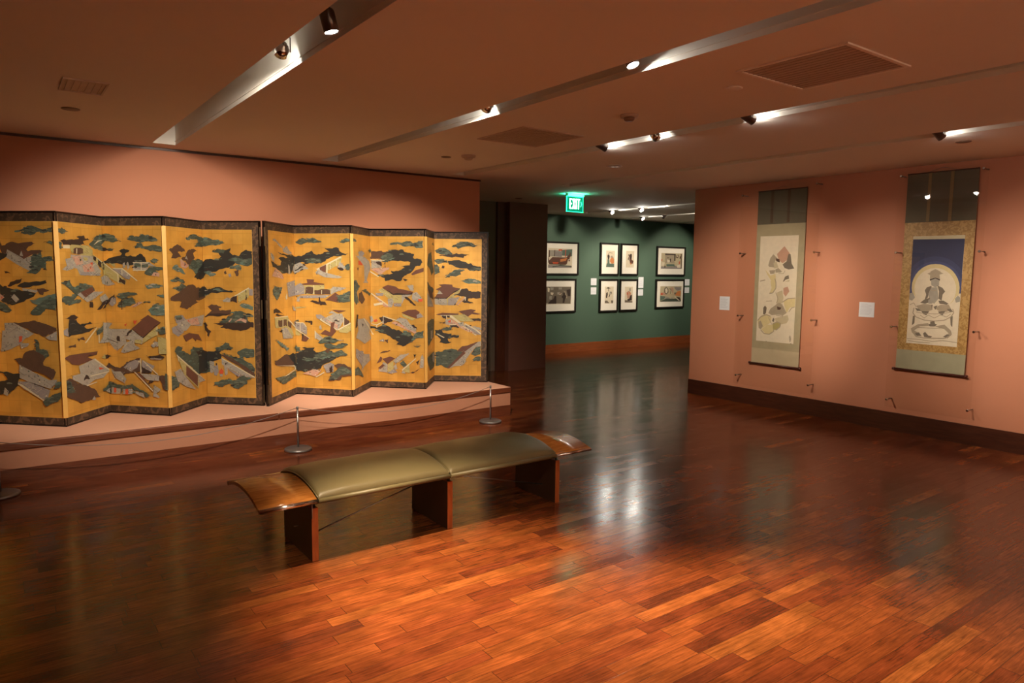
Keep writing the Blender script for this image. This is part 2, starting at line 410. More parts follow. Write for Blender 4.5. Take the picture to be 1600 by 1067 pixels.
struct('wall_column', bx(6.90, 7.70, 9.50, 11.2, 0, ZC), M_COLUMN, 'dark brown squared column left of the green room')
struct('wall_alcove', bx(2, 6.90, 9.66, 9.8, 0, ZC), M_DARKW, 'dark taupe wall behind the passage')
struct('door_1', bevelled_box(6.73, 6.899, 9.60, 9.66, 0, ZC-.001, .004), wood_material('dark_red_door_wood', (.075, .02, .01), (.11, .03, .014), .4, (12, 12, 2)), 'dark red wood jamb beside the brown column')
struct('wall_passage', bx(1.9, 2.0, YL+.15, 9.8, 0, ZC), M_DARKW)
struct('wall_near', bx(-4, 15, -4.15, -4, 0, ZC), simple('cream_wall_paint', (.78, .66, .54), .7))  # unseen room wall, made pale to bounce the fill spots
struct('wall_side', bx(-4.15, -4, -4, YL+.15, 0, ZC), M_WALL)
struct('wall_far', bx(15, 15.15, 6.3, 11.3, 0, ZC), M_GREEN)
struct('wall_inner', bx(XR+.18, 15, 6.27, 6.42, 0, ZC), M_GREEN)

# ---------------------------------------------------------------- paintings
PAINT_DATA = '''
P1=g 262 1629 345 1663 417 1681 478 1661 557 1647 607 1671 604 1628 538 1622 458 1628 386 1606 333 1616 343 1634;d 113 1560 128 1516 229 1548 409 1549 445 1533 379 1510 355 1486 368 1470 510 1473 482 1451 410 1443 323 1403 222 1445 158 1429 108 1492;w 175 1485 284 1430 327 1407 415 1439 418 1415 383 1304 314 1335 270 1355 157 1421;r 301 1485 415 1447 323 1403;w 289 1434 309 1474 323 1430;g 415 1443 492 1463 498 1416 587 1428 599 1393 531 1385 536 1314 484 1333 427 1281 338 1292 393 1320 395 1407;i 105 1460 177 1449 100 1389;g 541 1538 578 1558 604 1546 602 1519;k 135 1305 184 1294 210 1278 147 1286;k 158 1178 188 1214 298 1245 292 1224 222 1191;i 249 1179 323 1216 522 1234 529 1211 429 1186 267 1175;w 297 1164 445 1146 426 1130 301 1144;d 437 1162 482 1166 552 1147 498 1135 487 1107 460 1114;i 86 1197 193 1158 296 1140 421 1122 332 1072 192 1020 112 1045 77 1068;w 188 1086 217 1115 264 1071 230 1043;p 81 1117 124 1085 76 1052;g 76 1052 129 1029 189 977 133 956 71 979;t 358 1065 440 1082 513 1099 604 1124 598 1029 509 1035 437 1026;g 360 953 437 1026 530 1076 606 1085 599 981 507 995 459 946;d 192 879 365 891 446 884 516 862 595 839 603 815 492 761 403 787 289 836;w 109 869 200 871 385 786 328 752 238 767 113 804;w 86 804 288 824 310 752 233 685 138 642 63 624;R 242 759 275 763 267 719 239 706;w 491 756 602 811 597 731 526 737;w 248 702 334 704 323 679 258 653;g 382 738 417 730 431 658 502 644 518 604 480 578 393 633;d 179 565 262 572 302 630 376 648 480 578 458 521 556 491 572 467 532 401 222 522;w 230 518 504 396 577 402 575 370 509 323 437 341 303 377 223 407;v 184 373 303 377 508 310 475 219 387 257 262 310;c 183 365 247 350 457 218 447 214 236 333;i 33 458 170 438 230 440 209 341 112 263 18 251 27 367 111 387 78 435 32 442;w 79 320 113 288 101 246 61 261;g 434 209 533 270 607 297 603 240 529 204 463 169;g 536 319 585 386 612 387 610 347
P2=g 11 1656 74 1665 155 1638 82 1617 14 1625;k 192 1578 285 1586 237 1608 350 1618 361 1593 425 1582 334 1567 344 1543 421 1537 293 1529 75 1529 43 1560;g 409 1541 478 1590 534 1627 603 1639 603 1557 582 1539 603 1527 603 1490 592 1489 472 1510;c 474 1539 531 1580 603 1589 603 1586 558 1576;g 13 1543 65 1545 55 1489 27 1504;y 151 1516 182 1533 401 1531 457 1492 451 1408 388 1440 183 1460;d 201 1497 328 1501 325 1460 198 1457;c 75 1525 158 1528 156 1500 73 1497;c 238 1501 251 1501 247 1458 235 1458;w 163 1448 453 1441 501 1374 564 1306 520 1271 273 1273 228 1339 161 1412;p 175 1440 286 1438 318 1373 229 1355;p 304 1356 435 1382 469 1306 325 1298;R 409 1382 449 1386 440 1357;g 259 1421 296 1414 282 1389;y 323 1431 386 1423 371 1398 327 1402;v 275 1306 562 1280 534 1267 273 1273;w 171 1396 252 1335 209 1331 157 1363;w 89 1410 161 1420 191 1331 105 1311 47 1323 108 1355;y 454 1454 603 1384 603 1312 450 1403;k 456 1450 499 1430 496 1391 454 1416;k 518 1417 571 1392 567 1340 514 1370;k 583 1375 603 1364 603 1319 580 1332;c 454 1456 603 1377 603 1366;w 553 1254 603 1266 603 1189 569 1193;g 10 1224 135 1234 155 1185 240 1179 255 1207 419 1179 456 1135 308 1081 235 1109 169 1062 256 1067 267 1050 106 1020 8 1053 28 1084 148 1096 186 1119 94 1178;r 261 1125 419 1171 442 1132 320 1077;w 216 1110 261 1125 320 1077 442 1127 577 1123 409 1052 343 1038;k 376 1041 415 1039 417 983 376 990;w 518 1073 603 1105 603 1008 596 1000 542 1029;k 469 963 599 1044 603 1045 603 1020 510 961;k 38 915 135 937 225 911 168 894;i 543 1387 603 1397 603 1378;i 98 897 188 891 235 846 364 866 402 846 246 828 346 803 453 808 318 776 80 752 88 849;v 2 808 75 834 75 757 6 784;c 279 683 453 808 459 798 298 681;c 480 805 490 804 485 661 471 663;g 450 769 564 834 568 789 488 739 447 730;w 579 841 603 838 603 765 527 710 603 702 603 656 482 662 603 749 603 818;d 188 734 264 739 287 707 225 722 205 703;d 62 669 160 687 164 658 97 665;r 8 582 68 599 203 599 449 591 434 563 301 558 377 527 183 501 98 521 70 549;k 288 559 441 575 434 563;w 188 492 364 524 404 532 603 405 603 392 512 342 390 343 268 303 100 389 102 421 201 423;c 404 532 603 409 603 397 397 520;R 452 447 533 427 463 420;k 240 354 276 404 325 362;d 0 383 76 401 158 346 282 309 408 236 458 175 336 171 219 167 134 200 0 264 0 278 22 319 91 274 118 311 0 377;g 10 387 75 376 127 268 3 298;w 336 171 372 199 389 161;i 562 441 603 458 603 426;g 503 228 603 265 603 182 530 215;w 561 245 603 244 603 188 544 212;c 269 311 415 322 421 314 281 302;c 327 388 600 391 603 387 603 383 333 378;y 543 554 556 553 553 509 499 524;i 559 543 603 534 603 515 560 508;k 600 1522 603 1522 603 1494 597 1494;y 589 1392 603 1386 603 1272 581 1280;k 588 1375 603 1365 603 1317 584 1323;c 590 1397 603 1390 603 1377 589 1384;w 580 1271 603 1268 603 1186 574 1193;k 557 976 603 1001 603 989 556 963;w 547 841 603 835 603 694 537 715;k 552 546 603 536 603 517 563 509;d 558 443 603 458 603 428;g 500 235 603 281 603 236 498 218
P3=g 0 1639 31 1645 136 1621 135 1596 27 1587 0 1557 0 1527 23 1509 123 1510 102 1492 0 1490;y 0 1384 119 1307 117 1272 50 1271 0 1312;k 0 1364 9 1358 7 1314 0 1319;c 0 1377 15 1367 119 1298 118 1291 9 1358 0 1366;w 0 1266 40 1280 48 1228 113 1194 65 1180 0 1189;w 0 1105 0 1105 38 1062 0 1008;k 0 1045 101 1098 106 1054 36 1018 17 1035 0 1020;i 0 1397 17 1401 58 1423 126 1428 123 1380 15 1375 0 1378;y 56 1384 123 1376 121 1341;w 0 838 63 837 0 765 0 702 154 707 149 610 80 590 23 659 0 656 0 749 30 783 0 818;c 0 409 14 400 3 395 0 397;i 0 458 12 467 139 414 137 378 30 419 0 426;w 30 410 136 369 134 325 66 322;g 0 265 12 275 23 293 131 262 130 244 31 258 17 176 0 182;w 0 244 16 248 12 185 0 188;R 61 232 86 233 84 188 58 187;y 36 240 61 236 58 187 32 181;i 0 534 36 530 0 515;g 4 1639 74 1645 205 1576 120 1566 41 1583 0 1574;k 0 1522 112 1507 86 1492 0 1494;i 9 1384 72 1428 184 1450 200 1471 166 1493 222 1513 280 1498 234 1467 233 1450 342 1442 377 1466 412 1460 448 1396 308 1367 90 1376;g 256 1596 311 1622 361 1622 421 1643 507 1618 574 1585 476 1579 397 1566 339 1579;g 336 1515 358 1562 397 1566 425 1532 553 1546 634 1516 634 1516 628 1495 491 1490 434 1511;g 487 1405 528 1426 581 1414 535 1380;w 315 1391 477 1392 544 1352 476 1362 444 1317 311 1316;g 324 1378 467 1379 465 1349 322 1343;c 310 1393 477 1394 477 1388 309 1386;c 306 1322 444 1323 444 1315 306 1314;c 393 1391 400 1391 397 1318 389 1318;w 205 1377 225 1390 233 1343 208 1338;w 244 1377 260 1396 277 1343 252 1325;g 423 1293 495 1349 621 1346 620 1325 542 1320 579 1278 481 1272;p 496 1272 522 1304 580 1295 574 1267;y 0 1386 155 1290 231 1222 220 1187 155 1203 0 1272;k 0 1365 8 1358 6 1314 0 1317;k 159 1264 226 1222 220 1187 156 1212;c 0 1390 155 1286 155 1203 148 1203 145 1281 0 1377;v 92 1333 207 1334 283 1265 272 1239 232 1239;c 97 1337 203 1338 356 1223 341 1223 197 1327 97 1328;c 192 1334 200 1329 197 1273 189 1277;w 0 1268 38 1263 109 1190 38 1175 0 1186;t 423 1190 487 1195 600 1192 574 1162 456 1151;g 124 1081 196 1113 296 1119 347 1102 254 1088 182 1047;g 129 994 151 1029 234 1074 284 1075 321 1032 270 997 179 982;p 274 988 351 1033 401 1034 319 989;g 400 1030 470 1039 479 1031 410 1024;k 172 1047 187 1047 180 960 172 960;v 44 1009 78 1080 118 1072 120 1020 78 988;k 49 1045 73 1080 113 1076 116 1028 108 1072 78 1070 55 1027;k 0 1001 51 1045 56 1036 0 989;t 561 1089 610 1107 633 1064;t 446 961 528 1019 626 1021 627 926 562 916 484 919;r 363 871 444 918 511 874;r 271 791 444 920 569 855 385 711;k 271 791 385 720 568 859 569 851 387 706 307 744;w 159 709 271 782 385 706 372 649 209 692;y 299 691 369 693 367 658 297 660;k 154 710 216 728 271 786 276 780 220 719;y 384 702 538 820 535 741 454 704 382 658;c 531 820 539 820 536 737 528 737;w 0 835 60 834 16 780 259 786 195 723 212 662 97 578 131 659 0 694;k 114 716 139 717 142 668 114 672;R 293 866 333 867 311 831 296 840;R 196 828 226 838 210 811;w 202 661 284 686 301 638 350 613 187 564 147 571;w 461 643 512 680 556 672 550 646 510 627 541 663 490 622;g 537 794 634 819 634 753 555 751;k 407 554 466 547 546 557 604 543 584 526 465 527;w 450 527 584 526 564 517 455 516;k 0 536 33 534 0 517;d 0 458 9 464 68 426 129 424 203 484 264 504 346 525 345 401 218 378 136 357 47 416 0 428;v 170 430 223 476 295 505 344 498 311 435 239 397;w 46 390 137 393 195 324 172 287 93 320;v 365 508 492 455 459 397 354 393;k 360 450 459 397 354 388;c 345 516 356 525 354 384 344 383;c 374 500 384 500 528 382 518 377;r 289 395 339 383 471 229 461 220;c 284 399 471 229 466 218 284 388;d 528 373 627 377 620 236 571 251;k 425 298 456 335 485 310;w 339 383 537 374 535 321 416 324;w 479 283 551 242 500 204 538 170 468 171;g 0 281 10 290 20 299 80 266 181 261 253 282 331 232 429 183 388 154 370 207 280 221 268 185 261 247 150 237 137 187 129 236 33 246 24 173 17 245 0 236;w 38 241 129 232 127 187 29 183;R 58 238 83 239 81 194 55 193;w 154 229 256 238 253 188 152 184;R 180 230 210 231 208 182 177 180;w 285 217 370 203 378 158 289 190;y 539 724 634 711 634 570 546 567;g 605 394 634 377 634 239 598 244
P4=g 0 819 18 821 14 752 0 753;y 0 711 11 708 2 570 0 570;g 326 1623 408 1652 513 1661 606 1639 606 1551 599 1548 461 1552 556 1607 450 1615 361 1603;d 63 1507 174 1551 243 1549 298 1522 311 1497 197 1490 251 1446 91 1431 121 1468;d 308 1447 355 1507 429 1524 526 1507 442 1484 469 1441 376 1372 250 1429;w 307 1430 330 1460 350 1423;p 228 1429 375 1364 301 1338 238 1355;g 360 1364 438 1424 545 1430 605 1400 568 1313 474 1279;i 442 1253 507 1313 605 1400 606 1401 606 1259 548 1230;t 99 1346 176 1375 216 1346 305 1284 241 1297 132 1326;g 78 1228 169 1264 293 1213 277 1196 180 1223 98 1216;g 94 1155 235 1205 347 1144 230 1114;d 55 1070 145 1108 231 1139 364 1186 453 1176 474 1154 606 1168 606 1054 459 1037 535 1017 365 973 277 965 193 982 224 1030 60 1050;w 119 912 245 904 237 890 118 898;v 106 902 225 908 283 863 281 818 131 838;g 113 901 210 904 223 867 147 864;w 146 837 299 862 592 889 551 779 358 803 277 755 157 774;p 283 854 474 869 503 802 373 802;v 56 800 145 820 246 749 153 713 67 756;r 228 715 322 733 480 705 534 635 445 662 427 641 382 682 270 656;g 86 586 132 626 213 603 189 575 324 523 377 600 538 573 585 501 606 497 606 311 456 310 318 422 184 494;k 422 548 606 527 606 420 529 413;y 120 547 488 296 448 179 220 345;r 256 431 440 312 433 201 250 340;c 113 552 569 245 552 238 112 539;c 120 547 130 546 145 481 135 483;w 440 322 569 240 451 235;g 0 377 41 354 156 300 123 243 19 233 0 239;w 73 393 164 416 220 345 338 235 399 178 244 232 112 307;k 561 807 604 813 606 810 606 751 600 756;g 542 1617 606 1627 606 1558 582 1556 539 1560;i 606 1265 548 1233 536 1282 602 1404 606 1405;i 513 1145 602 1171 606 1169 606 1070 596 1069 508 1052;k 584 775 606 792 606 734 598 739;i 477 556 568 519 606 517 606 412 561 404 468 407;i 472 477 595 435 606 426 606 339 462 320
P5=g 0 1639 8 1635 45 1631 81 1575 24 1562 0 1551;i 0 1401 28 1418 23 1278 0 1259;d 0 1168 0 1168 15 1058 0 1054;g 0 497 68 491 62 328 0 311;k 0 527 39 528 56 443 0 420;w 36 433 86 424 82 319 42 327;k 0 810 27 756 66 719 34 671 26 718 0 751;g 0 1627 41 1636 110 1616 171 1616 238 1586 161 1569 65 1563 0 1558;i 15 1413 69 1433 130 1422 196 1459 167 1503 211 1511 295 1538 281 1504 314 1472 384 1468 455 1525 513 1509 513 1495 505 1489 513 1484 513 1428 443 1432 302 1366 241 1350 170 1333 126 1308 28 1290 0 1265 0 1405;g 97 1503 168 1527 238 1520 219 1487 176 1491;g 261 1423 357 1452 443 1432 513 1443 513 1389 493 1376 372 1383;t 20 1298 56 1317 138 1285 71 1262;g 275 1342 303 1374 364 1375 406 1351 388 1323 336 1342;d 327 1318 371 1335 365 1270 343 1269;d 218 1305 240 1321 248 1293 226 1284;v 261 1285 287 1297 295 1269 273 1256;i 0 1169 40 1135 103 1152 147 1161 234 1133 343 1123 294 1110 110 1103 0 1070;w 14 1130 49 1127 4 1118;t 93 1127 155 1149 216 1129 146 1124;y 355 1098 470 1157 467 1067 379 1025 360 996;v 470 1153 513 1143 513 1084 472 1084;c 279 1056 470 1161 474 1151 355 1086 279 1047;k 279 1048 350 1082 348 1008 278 1024;w 195 1030 240 1060 275 1056 274 1015 204 1018;k 434 1132 443 1136 445 1039 433 1038;t 369 984 430 1006 513 976 513 943 464 953 394 968;d 26 970 79 992 132 988 184 969 153 956 165 931 280 942 279 903 41 898 77 930;g 297 917 358 931 436 912 375 905 301 903;k 0 863 39 899 284 903 199 884 47 877 0 862;k 88 802 159 817 253 814 366 817 460 832 513 818 513 773 477 775 411 745 242 756 162 768 196 786;g 159 817 246 880 303 895 397 905 462 906 513 886 513 875 443 867 460 832 366 812 253 816;p 249 827 293 864 263 819;p 310 820 377 861 442 845 432 813 376 839;k 0 792 12 809 30 783 5 751 51 712 40 667 22 685 32 707 0 734;g 103 553 170 586 209 622 251 610 255 584 297 567 263 541 168 537 139 509;i 0 517 63 525 131 540 167 501 161 456 41 435 0 412;g 329 519 377 551 434 566 513 553 513 486 450 473 394 480 411 445 485 412 513 371 513 283 344 399 176 483 196 511 280 486 365 475;d 162 492 205 493 513 317 513 280;w 166 465 513 280 513 277 416 284 220 368 169 403;c 164 470 513 286 513 274 168 458;i 0 426 39 381 29 354 0 339;w 44 381 78 400 86 346 65 310 42 318;v 82 382 126 392 133 330 112 284 84 292;w 192 385 226 404 227 306 198 291;k 202 417 220 417 213 395 204 399;k 102 410 119 412 116 388 106 392;R 138 330 163 362 185 331 175 304 142 307;w 142 303 175 304 169 279 146 281;g 71 183 129 226 187 246 235 261 311 245 388 293 513 279 513 277 424 249 428 213 336 158 289 168 253 212 137 177;v 229 359 388 293 331 282
Q0=w 172 1625 224 1642 387 1575 429 1551 344 1565 263 1608;w 407 1542 518 1579 572 1538 650 1505 558 1494 427 1517;w 278 1513 383 1499 361 1490;i 305 1451 533 1459 278 1513 426 1500 718 1476 713 1391 615 1294 392 1295 188 1387 354 1380 378 1423;w 124 1501 174 1486 212 1453 190 1412 131 1452;p 141 1272 227 1350 392 1287 422 1240 304 1254;w 546 1286 541 1390 574 1373 592 1294;i 130 1428 250 1388 437 1321 371 1304 166 1362;g 153 1140 196 1172 384 1151 315 1076 249 1028 160 1090;v 496 1200 704 1223 695 1063 533 1051;c 455 1054 490 1096 498 1035 464 1028;k 157 932 224 950 369 895 369 889 159 901;k 199 882 241 897 500 868;y 177 863 499 855 647 639 576 619 492 733 192 757;c 177 863 499 859 503 850 177 855;d 259 832 475 821 471 752 265 764;c 365 829 382 828 378 759 361 760;w 317 738 470 739 623 615 375 630 357 692;k 273 721 359 718 347 697;d 496 811 585 778 582 712 493 759;t 164 642 246 625 525 518 456 495 286 579;v 656 786 714 782 710 697;c 497 820 530 816 711 724 710 710;i 476 453 684 446 686 273 584 342 385 420 431 458;d 152 433 454 464 631 353 606 321 160 390;c 169 380 653 319 686 273 441 237 162 250 246 250 419 245 651 278 640 309;g 152 255 441 229 685 255 681 192 505 174 348 164 223 219;i 718 1476 721 1476 721 1392 713 1391;w 640 1334 689 1382 721 1388 721 1288 707 1285;v 721 1062 718 1062 721 1110;w 619 959 687 929 721 914 721 900 639 905;v 714 778 721 777 721 712 711 715;c 714 782 721 781 721 772 714 773;c 711 719 721 716 721 702 710 706;y 710 706 721 701 721 640 707 643;g 656 791 721 793 721 784;i 696 445 721 446 721 266 686 282;g 640 514 689 534 721 523 721 461
Q1=g 17 1630 52 1648 111 1667 228 1661 305 1624 227 1615 120 1611 80 1599;g 517 1631 575 1657 637 1657 636 1631 584 1620;i 0 1476 107 1489 206 1538 225 1508 303 1499 410 1526 353 1565 420 1561 516 1561 525 1531 620 1508 591 1490 457 1483 370 1447 360 1425 311 1403 164 1402 96 1419 0 1392;g 115 1401 165 1446 302 1455 321 1412 184 1406;w 0 1388 66 1414 154 1357 163 1344 104 1339 0 1288;i 0 1336 85 1374 105 1366 5 1320 0 1327;i 4 1298 94 1348 109 1339 14 1285;k 96 1401 135 1384 115 1375;y 300 1368 524 1474 553 1479 533 1405 377 1324 358 1307;c 251 1341 534 1479 538 1467 280 1337;r 291 1359 369 1395 362 1307 300 1328;c 371 1399 386 1403 382 1298 369 1302;c 418 1421 423 1421 420 1342 414 1342;c 486 1457 491 1457 488 1378 482 1378;w 241 1305 281 1345 338 1315 550 1265 511 1251 415 1254 347 1262;w 498 1361 523 1426 594 1362 560 1335;k 494 1361 532 1365 570 1339 513 1343;g 580 1379 633 1401 632 1340 589 1340;r 71 1186 150 1198 141 1238 230 1234 224 1208 346 1190 341 1181 81 1177;y 115 1172 345 1179 345 1130 413 1140 417 1083 113 1077;d 130 1149 218 1150 207 1079 123 1077;d 232 1124 412 1127 412 1083 231 1079;c 219 1177 226 1177 224 1079 217 1079;c 310 1125 317 1125 316 1081 310 1081;w 418 1140 452 1163 601 1152 548 1133 451 1097 421 1078;v 58 1063 412 1074 353 1042 58 1036;r 352 1019 470 1101 518 1071 497 996 411 1016;g 494 1062 576 1090 638 1117 637 1012 507 996;k 275 1049 294 1049 303 1005 352 1002 371 971 302 961 274 996;k 176 1003 264 1004 293 978;v 1 1160 71 1197 115 1162 113 1082 0 1062 0 1110;w 28 1044 58 1054 57 996 22 999;k 14 1053 34 1062 28 1026;w 0 914 15 901 0 900;y 6 941 135 944 125 937 16 923;r 428 919 592 914 505 890;w 389 883 428 910 486 879;v 0 777 102 771 135 727 134 646 0 712;c 0 781 102 775 135 731 128 727 96 768 0 772;c 57 774 63 774 60 661 54 666;c 0 716 167 611 157 604 0 702;y 0 701 59 657 49 634 0 640;g 0 793 43 805 47 783 0 784;k 64 666 128 627 107 582 67 580 78 626;r 99 645 158 610 127 573 77 576;k 112 794 201 796 200 756 180 755 181 777 117 785;v 242 864 301 866 349 836 290 812 251 829;w 299 808 447 878 544 880 562 810 522 747 493 710 348 795;c 290 821 493 710 488 701 290 807;p 339 822 407 797 493 764 488 719;d 562 846 629 803 624 776 561 766;c 558 850 567 850 566 748 556 748;y 502 711 643 786 642 706 598 678 512 684;c 493 715 638 790 640 779 502 706;k 436 798 475 821 523 791;w 228 694 238 680 335 607 295 579 227 622;c 227 698 238 685 236 604 227 604;r 297 664 346 706 405 681 416 779 465 799 444 736 473 692 423 637;w 279 740 298 758 312 714 288 709;g 265 564 335 625 404 636 472 612 510 595 403 569;w 462 611 559 597 510 595;i 0 446 75 481 115 496 76 508 225 513 204 486 263 461 421 485 468 414 409 376 320 336 290 290 180 267 120 246 20 251 0 266;g 0 523 46 498 75 463 5 456 0 461;g 223 432 342 482 469 468 595 455 468 423 361 410 281 362 241 351;g 334 553 403 565 441 544 568 570 611 554 538 516 421 502 343 527;g 420 458 538 498 605 447 488 424;d 342 482 402 520 381 456;g 83 381 143 402 242 388 202 368 103 368;v 320 327 399 358 443 341 436 260 358 248;k 388 303 428 318 427 260 397 249;k 166 294 196 295 199 227 159 230;p 80 226 200 277 299 272 228 201 159 216;c 228 198 328 255 333 246 238 192;d 447 333 516 353 593 330 646 305 645 224 533 219 503 173 376 162 396 213 534 255;g 376 176 436 251 535 327 646 278 645 242 514 227 435 170
Q2=g 21 1665 161 1642 20 1628;v 209 1528 317 1548 426 1525 355 1482 260 1471;R 205 1437 354 1435 352 1389 217 1392;w 129 1490 425 1483 594 1434 629 1391 629 1347 560 1294 471 1200 415 1210 407 1380 206 1462;w 359 1202 472 1234 557 1194;g 29 1224 119 1231 248 1162 140 1098 189 996 135 965 35 1036;d 205 1079 301 1110 422 1020 323 973 203 1012;g 301 1118 440 1132 629 1068 629 1062 581 1049;d 163 1354 216 1363 201 1329;k 87 731 131 869 184 857 153 742;w 156 817 262 810 400 809 599 725 566 630 629 579 629 556 505 538 390 524 227 583 96 621 177 690;k 302 765 356 743 327 720;c 373 815 629 664 629 645 358 803;v 91 505 222 465 331 452 385 376 298 283 191 349 88 413;w 330 418 558 391 585 316 353 276 268 236;g 28 220 31 286 136 306 295 206 335 157 186 205;g 555 1555 629 1583 629 1583 629 1531 627 1530;c 620 1329 629 1328 629 1314 619 1316;w 573 815 629 816 629 741;i 599 707 629 703 629 678 627 678
Q3=w 0 1391 7 1364 0 1347;w 0 579 8 562 0 556;c 0 664 36 607 27 603 0 645;g 229 1626 302 1647 374 1645 438 1665 510 1642 573 1668 622 1668 622 1595 545 1586 510 1611 410 1602 356 1624;d 0 1475 18 1548 137 1557 155 1540 247 1549 228 1471 136 1457 17 1461 0 1469;g 0 1583 18 1548 0 1531;i 146 1497 164 1531 256 1567 392 1568 410 1542 473 1534 518 1517 500 1490 527 1465 599 1461 617 1431 590 1396 536 1387 499 1334 445 1299 399 1272 372 1228 308 1219 263 1236 180 1217 171 1252 80 1282 171 1287 272 1301 245 1332 373 1350 409 1368 364 1381 463 1395 473 1430 355 1446 227 1436;g 137 1505 210 1532 274 1506 255 1471 301 1480 209 1427 145 1435;k 173 1427 186 1427 186 1370 172 1370;w 17 1452 136 1453 135 1366 16 1356;k 63 1430 136 1427 136 1379;c 8 1456 173 1453 173 1444 8 1445;p 7 1351 227 1371 227 1358 116 1287;c 0 1328 107 1269 98 1260 0 1314;r 481 1299 536 1343 626 1370 626 1327 499 1286;k 381 1246 454 1234 408 1220;r 143 1146 207 1174 299 1157 335 1132 399 1124 507 1099 489 1077 270 1065;k 143 1142 270 1074 498 1090 489 1068 270 1059;y 143 1138 270 1060 371 1062 366 974 279 973 96 1111;w 371 1062 489 1068 407 1027 370 957;k 403 1041 421 1045 539 951 530 946 471 976;w 435 1168 508 1178 508 1108 471 1116;v 59 1079 160 1081 151 1050 77 1049;p 22 1074 224 927 168 926 22 1065;c 13 1083 224 941 219 932 13 1070;w 498 1081 544 1100 607 1031 561 986 489 1020;R 562 1021 620 1022 607 991 566 995;w 206 1015 261 1025 279 981 251 922 214 927;c 40 959 150 979 150 953 48 933;v 279 968 366 970 366 934 279 933;r 365 863 443 895 534 902 579 876 570 841 624 820 543 801;v 543 840 588 863 624 824 552 805;y 370 854 534 796 488 777 388 819;k 103 800 149 823 268 773 204 754 167 735;w 149 828 158 824 158 735 144 730;c 149 825 351 766 351 757 149 815;c 9 736 74 724 149 761 148 752 79 714 9 730;c 70 724 79 724 78 684 69 684;R 38 772 75 786 88 760 47 750;w 0 816 20 821 38 768 0 740 0 741;i 0 703 74 688 148 735 258 675 341 668 387 634 515 592 487 547 441 511 377 482 331 499 294 493 340 526 258 568 184 620 92 644 83 671 0 678;g 74 653 101 671 166 664 147 637;p 250 746 296 764 560 638 542 624;w 305 782 351 810 424 794 470 733 542 682 533 655 442 679 351 748;k 483 724 515 730 551 691 515 694;g 350 619 405 661 487 627 460 591;g 441 506 496 583 551 646 624 666 624 586 533 575 496 539;d 165 548 221 567 202 513;v 100 537 156 566 165 530;d 108 394 164 423 238 434 164 405;r 140 333 228 362 288 346 200 276;r 70 276 117 359 140 342 126 305;w 88 187 154 297 200 272 199 177;r 88 227 144 274 167 257 116 215;y 205 267 270 319 269 211 204 177;w 270 319 349 383 459 404 348 312 293 283;v 199 173 274 220 320 186 236 165;w 269 247 302 284 315 221 292 212;g 348 285 385 322 431 270 394 242;w 582 239 591 364 610 396 628 356 623 249;c 366 214 532 353 536 343 375 204;y 384 206 458 275 462 181 403 188;w 366 178 384 210 416 171;k 536 309 578 337 554 274;d 467 181 577 239 513 183;k 505 397 541 398 523 353;g 505 495 587 497 551 474
Q4=g 386 1637 490 1672 543 1638;g 159 1524 359 1554 410 1460 515 1319 357 1285 206 1372 85 1405;g 59 1229 254 1165 513 1115 407 1056 154 1108;w 81 1093 304 1017 512 910 104 931;d 106 1152 407 1092 486 1000 253 1027;g 77 739 353 780 538 749 483 546 148 474 100 626;w 300 634 430 641 403 536 299 546;g 73 345 509 372 562 192 245 174;w 402 357 563 366 562 229 428 264
